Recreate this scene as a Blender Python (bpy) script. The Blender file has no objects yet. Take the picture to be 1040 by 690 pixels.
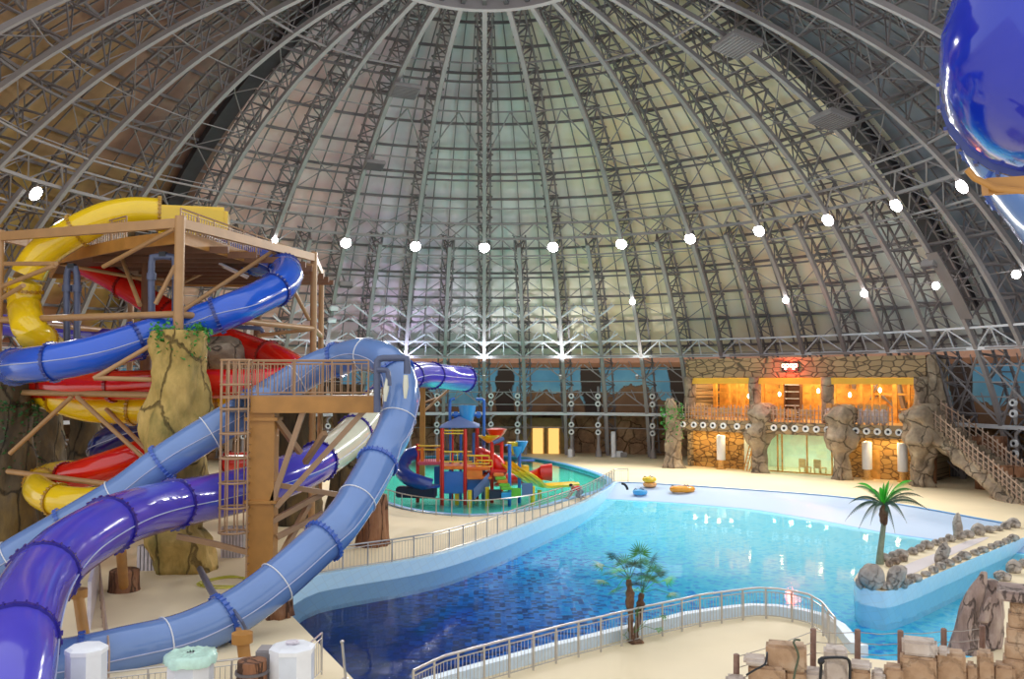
import bpy, bmesh, math, random
from mathutils import Vector, Matrix, Euler, noise
random.seed(7)
SC = bpy.context.scene
COL = SC.collection
# ------------------------------------------------------------------ camera
F = 906.06; PITCH = 0.0454; YAW = 0.0312; H = 7.85; R = 42.0; DC = 1.2643 * R
cd = bpy.data.cameras.new('camera'); cam = bpy.data.objects.new('camera', cd); COL.objects.link(cam)
cd.sensor_width = 36.0; cd.sensor_fit = 'HORIZONTAL'; cd.lens = F / 1040 * 36
cd.clip_start = 0.1; cd.clip_end = 500
cam.location = (0, 0, H); cam.rotation_euler = (math.pi / 2 + PITCH, 0, -YAW)
SC.camera = cam
# ------------------------------------------------------------------ world, exposure
SC.view_settings.view_transform = 'Standard'; SC.view_settings.look = 'None'
SC.view_settings.gamma = 1; SC.view_settings.use_curve_mapping = False
SC.view_settings.exposure = 0.7
W = bpy.data.worlds.new('world'); SC.world = W; W.use_nodes = True
W.node_tree.nodes['Background'].inputs[0].default_value = (0.93, 0.95, 1.0, 1)
W.node_tree.nodes['Background'].inputs[1].default_value = 0.75
FLOOD_W = 3200.0      # watts of each flood lamp on the ring
# ------------------------------------------------------------------ pixel helpers (measured on the 1040x690 photograph)
CR = Euler(cam.rotation_euler).to_matrix()
def ray(px, py):
    return CR @ Vector(((px - 520) / F, (345 - py) / F, -1.0))
def at(px, py, Y):
    """the point on the vertical plane y = Y seen at that pixel"""
    d = ray(px, py); return Vector((0, 0, H)) + d * (Y / d.y)
def G(px, py, z=0.0):
    """the point at height z seen at that pixel"""
    d = ray(px, py); return Vector((0, 0, H)) + d * ((z - H) / d.z)
# ------------------------------------------------------------------ object helpers
def setp(o, label=None, cat=None, group=None, kind=None):
    if label: o['label'] = label
    if cat: o['category'] = cat
    if group: o['group'] = group
    if kind: o['kind'] = kind
    return o
def thing(name, label, cat, loc=(0, 0, 0), rz=0.0, group=None):
    o = bpy.data.objects.new(name, None); COL.objects.link(o)
    o.empty_display_size = 0.2
    o.location = loc; o.rotation_euler = (0, 0, rz)
    return setp(o, label, cat, group)
def rootloc(o):
    while o.parent: o = o.parent
    return Vector(o.location)
def copy_tree(o, parent=None):
    c = o.copy(); COL.objects.link(c)
    if parent: c.parent = parent
    for ch in [x for x in KIDS.get(o.name, ())]:
        copy_tree(ch, c)
    if parent: KIDS.setdefault(parent.name, []).append(c)
    return c
KIDS = {}
class MB:
    """collects boxes, bars, tubes, lathes; build() links them as ONE mesh object"""
    def __init__(s): s.v = []; s.f = []; s.m = []; s.mi = 0
    def add(s, vs, fs):
        b = len(s.v); s.v += [tuple(x) for x in vs]
        s.f += [tuple(b + i for i in f) for f in fs]; s.m += [s.mi] * len(fs); return s
    def box(s, c, size, rz=0.0, M=None):
        x, y, z = size[0] / 2, size[1] / 2, size[2] / 2
        vs = [Vector((i * x, j * y, k * z)) for i in (-1, 1) for j in (-1, 1) for k in (-1, 1)]
        if M is None: M = Matrix.Rotation(rz, 3, 'Z')
        vs = [M @ q + Vector(c) for q in vs]
        return s.add(vs, [(0, 1, 3, 2), (4, 6, 7, 5), (0, 4, 5, 1), (2, 3, 7, 6), (0, 2, 6, 4), (1, 5, 7, 3)])
    def bbox(s, c, size, rz=0.0, bev=0.03, M=None):
        """box with chamfered edges"""
        hx, hy, hz = [q / 2 for q in size]; b = min(bev, hx * .9, hy * .9, hz * .9)
        bm = bmesh.new(); bmesh.ops.create_cube(bm, size=1)
        for v in bm.verts: v.co = Vector((v.co.x * 2 * hx, v.co.y * 2 * hy, v.co.z * 2 * hz))
        bmesh.ops.bevel(bm, geom=list(bm.edges), offset=b, segments=2, affect='EDGES')
        if M is None: M = Matrix.Rotation(rz, 3, 'Z')
        s.add([M @ v.co + Vector(c) for v in bm.verts], [[v.index for v in f.verts] for f in bm.faces]); bm.free(); return s
    def bar(s, p, q, w, h=None, up=(0, 0, 1)):
        p = Vector(p); q = Vector(q); h = h or w; d = q - p
        if d.length < 1e-6: return s
        d.normalize(); u = Vector(up)
        if abs(d.dot(u)) > 0.98: u = Vector((1, 0, 0)) if abs(d.x) < .9 else Vector((0, 1, 0))
        a = d.cross(u).normalized(); b = a.cross(d)
        a *= w / 2; b *= h / 2
        return s.add([p - a - b, p + a - b, p + a + b, p - a + b, q - a - b, q + a - b, q + a + b, q - a + b],
                     [(3, 2, 1, 0), (4, 5, 6, 7), (0, 1, 5, 4), (1, 2, 6, 5), (2, 3, 7, 6), (3, 0, 4, 7)])
    def rings(s, rings, cap=True, closed=False):
        n = len(rings[0]); vs = [p for r in rings for p in r]; fs = []
        K = len(rings)
        for k in range(K if closed else K - 1):
            k2 = (k + 1) % K
            for i in range(n):
                j = (i + 1) % n
                fs.append((k * n + i, k * n + j, k2 * n + j, k2 * n + i))
        if cap and not closed:
            fs.append(tuple(range(n))[::-1]); fs.append(tuple((K - 1) * n + i for i in range(n)))
        return s.add(vs, fs)
    def tube(s, pts, r, n=8, cap=True, closed=False):
        """swept round section; r is a number or one radius per point"""
        pts = [Vector(p) for p in pts]; K = len(pts)
        if not hasattr(r, '__len__'): r = [r] * K
        out = []; prev = None
        for k, p in enumerate(pts):
            if closed: t = pts[(k + 1) % K] - pts[k - 1]
            else: t = pts[min(k + 1, K - 1)] - pts[max(k - 1, 0)]
            if t.length < 1e-9: t = Vector((0, 0, 1))
            t.normalize()
            if prev is None:
                u = Vector((0, 0, 1)) if abs(t.z) < .9 else Vector((1, 0, 0))
                a = t.cross(u).normalized()
            else:
                a = (prev - t * prev.dot(t)).normalized()
            prev = a; b = t.cross(a)
            out.append([p + (a * math.cos(2 * math.pi * i / n) + b * math.sin(2 * math.pi * i / n)) * r[k] for i in range(n)])
        return s.rings(out, cap, closed)
    def lathe(s, c, prof, n=16, cap=True):
        c = Vector(c)
        return s.rings([[c + Vector((r * math.cos(2 * math.pi * i / n), r * math.sin(2 * math.pi * i / n), z)) for i in range(n)] for r, z in prof], cap)
    def prism(s, poly, z0, z1):
        n = len(poly)
        vs = [(p[0], p[1], z0) for p in poly] + [(p[0], p[1], z1) for p in poly]
        fs = [tuple(range(n))[::-1], tuple(n + i for i in range(n))] + [(i, (i + 1) % n, n + (i + 1) % n, n + i) for i in range(n)]
        return s.add(vs, fs)
    def quad(s, a, b, c, d): return s.add([a, b, c, d], [(0, 1, 2, 3)])
    def blob(s, c, rad, seed=0, amp=.25, freq=1.0, sub=3, M=None, power=1.0):
        """an irregular rock"""
        bm = bmesh.new(); bmesh.ops.create_icosphere(bm, subdivisions=sub, radius=1)
        off = Vector((seed * 3.7, seed * 1.3, seed * 7.1)); vs = []
        for v in bm.verts:
            p = v.co.copy()
            k = 1 + amp * noise.fractal((p + off) * freq, 1.0, 2.0, 4) + amp * .7 * (abs(noise.noise((p + off) * freq * 1.7)) - .25)
            q = Vector((p.x * rad[0], p.y * rad[1], p.z * rad[2])) * k
            if M: q = M @ q
            vs.append(q + Vector(c))
        s.add(vs, [[v.index for v in f.verts] for f in bm.faces]); bm.free(); return s
    def build(s, name, mats, parent=None, smooth=False, loc=None, label=None):
        if not isinstance(mats, (list, tuple)): mats = [mats]
        me = bpy.data.meshes.new(name)
        if parent: o0 = rootloc(parent)
        elif loc is not None: o0 = Vector(loc)
        else:
            xs = [v[0] for v in s.v]; ys = [v[1] for v in s.v]; zs = [v[2] for v in s.v]
            o0 = Vector(((min(xs) + max(xs)) / 2, (min(ys) + max(ys)) / 2, min(zs)))
        me.from_pydata([(v[0] - o0.x, v[1] - o0.y, v[2] - o0.z) for v in s.v], [], s.f)
        for m in mats: me.materials.append(m)
        if len(mats) > 1: me.polygons.foreach_set('material_index', s.m)
        bm = bmesh.new(); bm.from_mesh(me); bmesh.ops.recalc_face_normals(bm, faces=bm.faces); bm.to_mesh(me); bm.free()
        if smooth:
            me.polygons.foreach_set('use_smooth', [True] * len(me.polygons))
            if smooth != 'all': me.set_sharp_from_angle(angle=math.radians(smooth if smooth is not True and smooth > 1 else 40))
        o = bpy.data.objects.new(name, me); COL.objects.link(o)
        if parent: o.parent = parent; KIDS.setdefault(parent.name, []).append(o)
        else: o.location = o0
        if label: o['label'] = label
        return o
def spline(ctrl, step=0.35):
    """Catmull-Rom through 3-D control points, resampled"""
    P = [Vector(c) for c in ctrl]; P = [P[0] * 2 - P[1]] + P + [P[-1] * 2 - P[-2]]
    out = []
    for i in range(1, len(P) - 2):
        p0, p1, p2, p3 = P[i - 1:i + 3]; n = max(2, int((p2 - p1).length / step))
        for k in range(n):
            t = k / n
            out.append(0.5 * ((2 * p1) + (p2 - p0) * t + (2 * p0 - 5 * p1 + 4 * p2 - p3) * t * t + (3 * p1 - p0 - 3 * p2 + p3) * t ** 3))
    out.append(P[-2]); return out
# ------------------------------------------------------------------ materials
def rgb(r, g, b):
    f = lambda c: ((c / 255 + .055) / 1.055) ** 2.4 if c > 10 else c / 255 / 12.92
    return (f(r), f(g), f(b), 1)
def mat(name, col, rough=.5, metal=0., var=.12, scale=2.0, bump=0., bscale=20., coat=0., spec=.5):
    """procedural paint: base colour broken up by noise, optional bump"""
    m = bpy.data.materials.new(name); m.use_nodes = True; nt = m.node_tree; N = nt.nodes; L = nt.links
    b = N['Principled BSDF']; b.inputs['Roughness'].default_value = rough; b.inputs['Metallic'].default_value = metal
    b.inputs['Coat Weight'].default_value = coat; b.inputs['Coat Roughness'].default_value = .08
    b.inputs['Specular IOR Level'].default_value = spec
    tc = N.new('ShaderNodeTexCoord'); nz = N.new('ShaderNodeTexNoise'); nz.inputs['Scale'].default_value = scale; nz.inputs['Detail'].default_value = 4
    L.new(tc.outputs['Object'], nz.inputs['Vector'])
    r = N.new('ShaderNodeValToRGB'); r.color_ramp.elements[0].position = .3; r.color_ramp.elements[1].position = .7
    r.color_ramp.elements[0].color = [c * (1 - var) for c in col[:3]] + [1]; r.color_ramp.elements[1].color = [min(1, c * (1 + var)) for c in col[:3]] + [1]
    L.new(nz.outputs['Fac'], r.inputs[0]); L.new(r.outputs[0], b.inputs['Base Color'])
    if bump:
        n2 = N.new('ShaderNodeTexNoise'); n2.inputs['Scale'].default_value = bscale; n2.inputs['Detail'].default_value = 5
        L.new(tc.outputs['Object'], n2.inputs['Vector']); bp = N.new('ShaderNodeBump'); bp.inputs['Strength'].default_value = bump; bp.inputs['Distance'].default_value = .1
        L.new(n2.outputs['Fac'], bp.inputs['Height']); L.new(bp.outputs[0], b.inputs['Normal'])
    return m
def emis(name, col, st):
    m = bpy.data.materials.new(name); m.use_nodes = True; nt = m.node_tree; nt.nodes.clear()
    e = nt.nodes.new('ShaderNodeEmission'); o = nt.nodes.new('ShaderNodeOutputMaterial'); e.inputs[0].default_value = col; e.inputs[1].default_value = st
    nt.links.new(e.outputs[0], o.inputs[0]); return m
def ramp(N, stops):
    r = N.new('ShaderNodeValToRGB'); cr = r.color_ramp
    while len(cr.elements) < len(stops): cr.elements.new(.5)
    for e, (p, c) in zip(cr.elements, stops): e.position = p; e.color = c
    return r
def rockmat(name, c1, c2, c3, scale=.6, crack=.5, bump=.7, cscale=1.0, squash=(1, 1, 1)):
    """mottled painted rock with dark cracks"""
    m = bpy.data.materials.new(name); m.use_nodes = True; nt = m.node_tree; N = nt.nodes; L = nt.links
    b = N['Principled BSDF']; b.inputs['Roughness'].default_value = .75
    tc = N.new('ShaderNodeTexCoord'); mp = N.new('ShaderNodeMapping'); mp.inputs['Scale'].default_value = squash; L.new(tc.outputs['Object'], mp.inputs[0])
    nz = N.new('ShaderNodeTexNoise'); nz.inputs['Scale'].default_value = scale; nz.inputs['Detail'].default_value = 8; nz.inputs['Roughness'].default_value = .65
    L.new(mp.outputs[0], nz.inputs['Vector'])
    r = ramp(N, [(.3, c1), (.5, c2), (.68, c3)]); L.new(nz.outputs['Fac'], r.inputs[0])
    ds = N.new('ShaderNodeMixRGB'); ds.blend_type = 'LINEAR_LIGHT'; ds.inputs[0].default_value = .5; L.new(mp.outputs[0], ds.inputs[1]); L.new(nz.outputs['Color'], ds.inputs[2])
    vo = N.new('ShaderNodeTexVoronoi'); vo.feature = 'DISTANCE_TO_EDGE'; vo.inputs['Scale'].default_value = cscale; L.new(ds.outputs[0], vo.inputs['Vector'])
    r2 = ramp(N, [(0, (.15, .12, .1, 1)), (.035, (1, 1, 1, 1))]); L.new(vo.outputs['Distance'], r2.inputs[0])
    mx = N.new('ShaderNodeMixRGB'); mx.blend_type = 'MULTIPLY'; mx.inputs[0].default_value = crack
    L.new(r.outputs[0], mx.inputs[1]); L.new(r2.outputs[0], mx.inputs[2]); L.new(mx.outputs[0], b.inputs['Base Color'])
    ad = N.new('ShaderNodeMath'); ad.operation = 'ADD'; L.new(nz.outputs['Fac'], ad.inputs[0]); L.new(r2.outputs[0], ad.inputs[1])
    bp = N.new('ShaderNodeBump'); bp.inputs['Strength'].default_value = bump; bp.inputs['Distance'].default_value = .15
    L.new(ad.outputs[0], bp.inputs['Height']); L.new(bp.outputs[0], b.inputs['Normal']); return m
M = {}
M['steel'] = mat('grey_steel', rgb(148, 142, 142), .5, .0, .08, 1)
M['steel_dark'] = mat('dark_steel', rgb(100, 94, 96), .55, .0, .1, 1)
M['steel_mid'] = mat('mid_grey_steel', rgb(122, 115, 116), .55, .0, .1, 1)
M['steel_white'] = mat('pale_steel', rgb(212, 214, 220), .45, .0, .06, 1)
M['chrome'] = mat('brushed_rail', rgb(190, 185, 180), .3, .6, .06, 3)
M['tan'] = mat('tan_steel_paint', rgb(172, 132, 88), .45, 0, .08, 1.5)
M['tan_wood'] = mat('ochre_painted_beam', rgb(176, 124, 58), .5, 0, .14, 1.5)
M['white'] = mat('white_plastic', rgb(228, 230, 234), .5, 0, .04, 3)
M['black'] = mat('black_rubber', rgb(24, 26, 32), .5, 0, .1, 3)
M['lamp'] = emis('lit_flood_lamp', (1, 1, 1, 1), 30)
M['dimlamp'] = emis('lit_uplight', (1, 1, 1, 1), 2)
M['smalllamp'] = emis('lit_small_lamp', (1, 1, 1, 1), 12)
# ================================================================== the dome
D12 = math.radians(12)
B_, Z0_, Q_ = .9377 * R, H - .306 * R, -.0184
A_FLOOR, A_RING, A_LIGHT, A_TOP = .1275, .3958, .7049, 1.39
def prof(a, out=0.0):
    """profile of the inner rib chord: radius and height at parameter a, moved outward along the normal"""
    f = lambda q: (R * (math.cos(q) + Q_ * math.sin(2 * q) ** 2), Z0_ + B_ * math.sin(q))
    r, z = f(a)
    if out:
        r1, z1 = f(a + .01); r0, z0 = f(a - .01); tr, tz = r1 - r0, z1 - z0; l = math.hypot(tr, tz)
        r += tz / l * out; z += -tr / l * out
    return r, z
def dome(i, a, out=0.0, lat=0.0):
    """i counts ribs of 12 degrees clockwise from the far wall; lat shifts sideways in metres"""
    r, z = prof(a, out); t = i * D12
    return Vector((r * math.sin(t) + lat * math.cos(t), DC + r * math.cos(t) - lat * math.sin(t), z))
def arange(a0, a1, seglen):
    out = [a0]; a = a0
    while a < a1 - 1e-6:
        r0, z0 = prof(a); r1, z1 = prof(a + .01); a += .01 * seglen / math.hypot(r1 - r0, z1 - z0); out.append(min(a, a1))
    return out
# the shell: one curved roof skin with wood-wool panels, reflected coloured light painted in
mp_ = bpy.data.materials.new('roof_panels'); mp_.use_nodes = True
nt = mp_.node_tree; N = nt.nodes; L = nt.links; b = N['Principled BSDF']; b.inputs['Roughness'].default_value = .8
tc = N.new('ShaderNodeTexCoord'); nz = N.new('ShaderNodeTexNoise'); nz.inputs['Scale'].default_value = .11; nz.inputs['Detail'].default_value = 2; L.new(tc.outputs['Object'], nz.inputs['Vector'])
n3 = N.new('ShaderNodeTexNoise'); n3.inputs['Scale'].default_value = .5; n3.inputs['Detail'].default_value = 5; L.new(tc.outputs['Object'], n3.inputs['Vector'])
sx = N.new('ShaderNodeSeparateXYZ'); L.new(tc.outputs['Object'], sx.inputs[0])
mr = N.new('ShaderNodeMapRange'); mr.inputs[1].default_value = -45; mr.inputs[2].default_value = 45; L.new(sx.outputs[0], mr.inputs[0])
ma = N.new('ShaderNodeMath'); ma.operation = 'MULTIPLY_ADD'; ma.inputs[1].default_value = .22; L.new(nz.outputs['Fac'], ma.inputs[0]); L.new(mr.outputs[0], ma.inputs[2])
r1 = ramp(N, [(.10, rgb(196, 150, 110)), (.18, rgb(236, 160, 134)), (.24, rgb(222, 184, 130)), (.34, rgb(244, 206, 190)), (.5, rgb(222, 202, 210)), (.62, rgb(214, 212, 208)), (.75, rgb(248, 234, 200)), (.95, rgb(252, 240, 212)), (1.0, rgb(228, 230, 226))])  # orange, pink and yellow stops at left stand in for reflected decorative light
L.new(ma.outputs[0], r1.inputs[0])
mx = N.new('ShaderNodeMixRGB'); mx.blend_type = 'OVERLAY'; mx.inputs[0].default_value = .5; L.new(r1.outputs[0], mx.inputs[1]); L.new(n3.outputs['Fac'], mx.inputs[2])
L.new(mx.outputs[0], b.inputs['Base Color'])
mb = MB(); Is = [k * .5 for k in range(-21, 22)]; As = arange(A_RING - .03, 1.5, 2.2)
OUT_SHELL = 3.0
rg = [[dome(i, a, OUT_SHELL) for i in Is] for a in As]
vs = [p for r_ in rg for p in r_]; n = len(Is)
# leave the flanks open that would stand between camera and park: only bays whose panel lies beyond 12 m from the camera plane
fs = []
for k in range(len(As) - 1):
    for j in range(n - 1):
        q = (k * n + j, k * n + j + 1, (k + 1) * n + j + 1, (k + 1) * n + j)
        fs.append(q)
mb.add(vs, fs)
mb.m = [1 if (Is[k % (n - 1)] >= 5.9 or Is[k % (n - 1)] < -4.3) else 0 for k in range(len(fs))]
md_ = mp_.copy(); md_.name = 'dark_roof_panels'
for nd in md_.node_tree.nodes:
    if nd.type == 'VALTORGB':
        for e, c in zip(nd.color_ramp.elements, ((120, 100, 84), (176, 110, 84), (190, 156, 84), (150, 116, 100), (140, 132, 128), (130, 130, 134), (140, 140, 140), (132, 134, 142), (120, 124, 134))): e.color = rgb(*c)  # orange and yellow stops repeat the painted reflections on the darker panels
o = mb.build('ceiling', [mp_, md_], loc=(0, DC, 0)); setp(o, 'domed roof skin of pale panels with coloured light painted in, above the steel ribs', 'roof', kind='structure')
# purlin rings, mullions and bracing of the shell
mb = MB(); md = MB()
As = arange(A_RING, A_TOP, 2.7)
for k, a in enumerate(As):
    for j in range(-20, 20):
        p, q = dome(j / 2, a, 2.45), dome((j + 1) / 2, a, 2.45)
        md.bar(p, q, .13, .22)
        if k % 4 == 3: md.bar(dome(j / 2, a, 1.5), dome((j + 1) / 2, a, 1.5), .16)
for j in range(-40, 41):
    i = j / 4
    if j % 2 == 0 and (j % 4 == 0): continue
    for a, a2 in zip(As, As[1:]):
        if a > 1.28 and j % 2: continue
        md.bar(dome(i, a, 2.6), dome(i, a2, 2.6), .09)
setp(md.build('roof_purlins', M['steel_mid'], loc=(0, DC, 0)), 'dark steel purlin rings and mullions under the roof panels', 'roof framing', kind='structure')
for j_, lab in ((5.85, 'dark channel following the dome between pale and dark panels on the right'), (-4.3, 'dark channel following the dome between pale and dark panels on the left')):
    mb = MB(); aa = arange(.45, 1.3, 2.0)
    for q0, q1 in zip(aa, aa[1:]): mb.bar(dome(j_, q0, 2.2), dome(j_, q1, 2.2), 1.3, .5, up=(math.sin(j_ * D12), math.cos(j_ * D12), .3))
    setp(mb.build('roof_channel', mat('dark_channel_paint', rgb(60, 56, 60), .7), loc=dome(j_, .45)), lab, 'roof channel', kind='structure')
# cross bracing and horizontal ties between neighbouring ribs
for j in range(-10, 10):
    mb = MB()
    seg = As[::2]
    heavy = j % 3 != 0
    for k, (a, a2) in enumerate(zip(seg, seg[1:])):
        if a2 > 1.33: break
        if abs(j + .5) < 2 and a > A_LIGHT:
            o1 = .9
            mb.bar(dome(j, a, o1), dome(j + 1, a, o1), .12)
            if k % 3 == 1: mb.bar(dome(j, a, o1), dome(j + .5, a2, o1), .09); mb.bar(dome(j + 1, a, o1), dome(j + .5, a2, o1), .09)
            continue
        c = dome(j + .5, (a + a2) / 2, 1.7)
        for e in ((j, a), (j + 1, a), (j, a2), (j + 1, a2)):
            if heavy or k % 2: mb.bar(dome(e[0], e[1], 1.0), c, .065)
        mb.bar(dome(j, a, .6), dome(j + 1, a, .6), .07)
        if k % 3 == 0: mb.bar(dome(j, a, .0), dome(j + 1, a, .0), .13)
    setp(mb.build('roof_bracing', M['steel'], loc=dome(j + .5, A_LIGHT)), 'web of thin steel braces in one bay between two dome ribs', 'roof bracing', 'bracing between the dome ribs', 'structure')
# ribs: triangular trusses
def rib(i, a0, a1, name, label, group):
    root = bpy.data.objects.new(name, None); COL.objects.link(root); root.location = dome(i, a0)
    setp(root, label, 'rib', group, 'structure')
    aa = arange(a0, a1, 1.15); mb = MB()
    for a, a2 in zip(aa, aa[1:]):
        mb.bar(dome(i, a), dome(i, a2), .34, .30, up=(math.sin(i * D12), math.cos(i * D12), .3))
    mb.build('inner_chord', M['steel'], root)
    mb = MB()
    for a, a2 in zip(aa, aa[1:]):
        for s in (-1, 1): mb.bar(dome(i, a, 1.9, .55 * s), dome(i, a2, 1.9, .55 * s), .16)
    mb.build('outer_chord', M['steel_mid'], root)
    mb = MB()
    for k, (a, a2) in enumerate(zip(aa, aa[1:])):
        for s in (-1, 1):
            if k % 2: mb.bar(dome(i, a, 0), dome(i, a2, 1.9, .55 * s), .09)
            else: mb.bar(dome(i, a, 1.9, .55 * s), dome(i, a2, 0), .09)
        mb.bar(dome(i, a, 1.9, -.75), dome(i, a, 1.9, .75), .1)
        mb.bar(dome(i, a, 1.9, -.75 if k % 2 else .75), dome(i, a2, 1.9, .75 if k % 2 else -.75), .09)
    mb.build('lacing', M['steel_mid'], root)
for j in range(-10, 11):
    lo = A_FLOOR if abs(j) <= 8 else .5
    rib(j, lo, A_TOP, 'dome_rib', 'full-height curved steel truss rib rising to the crown ring', 'full-height dome ribs')
for j in range(-9, 9):
    rib(j + .5, A_FLOOR if abs(j + .5) < 9 else .5, A_LIGHT, 'short_dome_rib', 'shorter steel truss rib ending at the lamp ring', 'shorter dome ribs between the full ones')
# rings
def ringbeam(name, label, a, out, w, h, js, mt, dz=0, per=2):
    mb = MB()
    for j in js:
        for k in range(per):
            p, q = dome(j + k / per, a, out), dome(j + (k + 1) / per, a, out); p.z += dz; q.z += dz
            mb.bar(p, q, w, h)
    return setp(mb.build(name, mt, loc=(0, DC, prof(a)[1])), label, 'ring beam', kind='structure')
ringbeam('crown_ring', 'steel compression ring at the crown of the dome', A_TOP, 0, .5, .8, range(-15, 15), M['steel'], per=3)
ringbeam('inner_crown_ring', 'smaller ring above the crown ring', A_TOP + .04, .6, .3, .3, range(-15, 15), M['steel_dark'], per=3)
mb = MB()
for j in range(-15, 15): mb.bar(dome(j, A_TOP), dome(j, 1.53), .3)
setp(mb.build('crown_spokes', M['steel_dark'], loc=(0, DC, 30)), 'steel spokes closing the dome inside the crown ring', 'roof framing', kind='structure')
# lamp ring with lattice below
mb = MB(); RG = [k / 2 for k in range(-17, 17)]
for j in RG:
    for da, w in ((.018, .22), (-.03, .14), (.06, .14)):
        mb.bar(dome(j, A_LIGHT + da, .2), dome(j + .5, A_LIGHT + da, .2), w)
    m_ = j + .25
    mb.bar(dome(j, A_LIGHT + .018, .2), dome(m_, A_LIGHT + .06, .2), .1); mb.bar(dome(j + .5, A_LIGHT + .018, .2), dome(m_, A_LIGHT + .06, .2), .1)
    mb.bar(dome(j, A_LIGHT - .03, .2), dome(m_, A_LIGHT + .018, .2), .08); mb.bar(dome(j + .5, A_LIGHT - .03, .2), dome(m_, A_LIGHT + .018, .2), .08)
setp(mb.build('lamp_ring_truss', M['steel'], loc=(0, DC, prof(A_LIGHT)[1])), 'lattice steel ring carrying the flood lamps around the dome', 'ring beam', kind='structure')
# low ring: two pale tubes and a zigzag
zl = prof(A_RING)[1]
mb = MB()
for k in range(-34, 34):
    j = k / 4
    for a, w in ((A_RING, .26), (A_RING + .042, .16)):
        mb.bar(dome(j, a, 0), dome(j + .25, a, 0), w)
    if k % 2 == 0: mb.bar(dome(j, A_RING, 0), dome(j + .25, A_RING + .042, 0), .1)
    else: mb.bar(dome(j, A_RING + .042, 0), dome(j + .25, A_RING, 0), .1)
    mb.bar(dome(j, A_RING, 0), dome(j, A_RING + .042, 0), .08)
setp(mb.build('lower_ring_truss', M['steel_white'], loc=(0, DC, zl)), 'pale lattice ring above the gallery', 'ring beam', kind='structure')
# gallery deck edge, rails
ZG = 4.35
def polar(j, r, z):
    t = j * D12; return Vector((r * math.sin(t), DC + r * math.cos(t), z))
def rad_at(z): return prof(math.asin((z - Z0_) / B_))[0]
mb = MB()
for k in range(-34, 34):
    j = k / 4
    mb.bar(polar(j, rad_at(ZG), ZG), polar(j + .25, rad_at(ZG), ZG), .35, .3)
setp(mb.build('gallery_edge_beam', M['steel_white'], loc=(0, DC, ZG)), 'pale horizontal beam along the gallery edge', 'ring beam', kind='structure')
mb = MB()
for k in range(-34, 34):
    j = k / 4
    for z in (2.9, 5.3, 6.6, 7.7, 8.9): mb.bar(polar(j, rad_at(z), z), polar(j + .25, rad_at(z), z), .09)
setp(mb.build('gallery_rails', M['steel'], loc=(0, DC, ZG)), 'thin steel rails strung between the gallery posts', 'railing', kind='structure')
# tree-like brackets fixed to every post
def bracket(j, zs, span, w, mt, name, label, grp, rise):
    mb = MB()
    for z in zs:
        r = rad_at(z)
        for s in (-1, 1):
            e = polar(j + s * span, rad_at(z + rise), z + rise); mb.bar(polar(j, r, z), e, w)
            f = polar(j + s * span * .5, rad_at(z + rise * .5), z + rise * .5)
            mb.bar(f, polar(j + s * span * .8, rad_at(z), z + rise * 1.25), w * .6)
    setp(mb.build(name, mt, loc=polar(j, rad_at(zs[0]), zs[0])), label, 'bracket', grp, 'structure')
for k in range(-17, 17):
    j = k / 2
    bracket(j, (5.0, 7.9), .235, .11, M['steel'], 'gallery_bracket', 'pair of forked steel struts on a gallery post', 'forked struts in the gallery', 1.5)
    if -5 <= k <= 3: bracket(j, (11.3, 12.7, 14.0), .235, .13, M['steel_white'], 'fork_bracket', 'pale branching struts on a lower dome post', 'branching struts above the lower ring', 1.15)
# lower cross bracing on right side behind the stone building
mb = MB()
for k in list(range(5, 14)) + list(range(-17, -6)):
    j = k / 2
    for z0, z1 in ((ZG, 9.9), (.2, ZG)):
        mb.bar(polar(j, rad_at(z0), z0), polar(j + .5, rad_at(z1), z1), .12); mb.bar(polar(j + .5, rad_at(z0), z0), polar(j, rad_at(z1), z1), .12)
setp(mb.build('gallery_cross_bracing', M['steel'], loc=(0, DC, 0)), 'large steel cross braces between the outer gallery posts', 'bracing', kind='structure')
# rock wall behind the posts (lower storey) and the painted mural storey above
RW = R + 2.2
mb = MB(); Z_ = [0, 1, 2, 3, 4.2]
n = 241; J = [-8.4 + 16.8 * k / (n - 1) for k in range(n)]
mb.add([polar(j, RW + .9 * noise.noise(Vector((j * 6, z * .8, 0))) , z) for z in Z_ for j in J], [(k * n + i, k * n + i + 1, (k + 1) * n + i + 1, (k + 1) * n + i) for k in range(4) for i in range(n - 1)])
M['wallrock'] = rockmat('brown_rock_wall', rgb(104, 80, 60), rgb(158, 122, 88), rgb(190, 156, 116), .5, .35, 1.0, .7)
setp(mb.build('wall_far', M['wallrock'], smooth='all', loc=(0, DC, 0)), 'brown sculpted rock wall behind the steel posts', 'wall', kind='structure')
mm = bpy.data.materials.new('painted_landscape'); mm.use_nodes = True; nt = mm.node_tree; N = nt.nodes; L = nt.links; b = N['Principled BSDF']; b.inputs['Roughness'].default_value = .8
tc = N.new('ShaderNodeTexCoord'); sx = N.new('ShaderNodeSeparateXYZ'); L.new(tc.outputs['Object'], sx.inputs[0])
nz = N.new('ShaderNodeTexNoise'); nz.inputs['Scale'].default_value = .32; nz.inputs['Detail'].default_value = 6; L.new(tc.outputs['Object'], nz.inputs['Vector'])
m1 = N.new('ShaderNodeMath'); m1.operation = 'MULTIPLY_ADD'; m1.inputs[1].default_value = -9; L.new(nz.outputs['Fac'], m1.inputs[0]); L.new(sx.outputs[2], m1.inputs[2])
r1 = ramp(N, [(0, rgb(100, 74, 56)), (.45, rgb(150, 110, 76)), (.5, rgb(120, 96, 80)), (.52, rgb(140, 196, 214)), (.75, rgb(112, 176, 206)), (1, rgb(100, 160, 196))])
mr = N.new('ShaderNodeMapRange'); mr.inputs[1].default_value = -6.2; mr.inputs[2].default_value = .8; L.new(m1.outputs[0], mr.inputs[0]); L.new(mr.outputs[0], r1.inputs[0])
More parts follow.
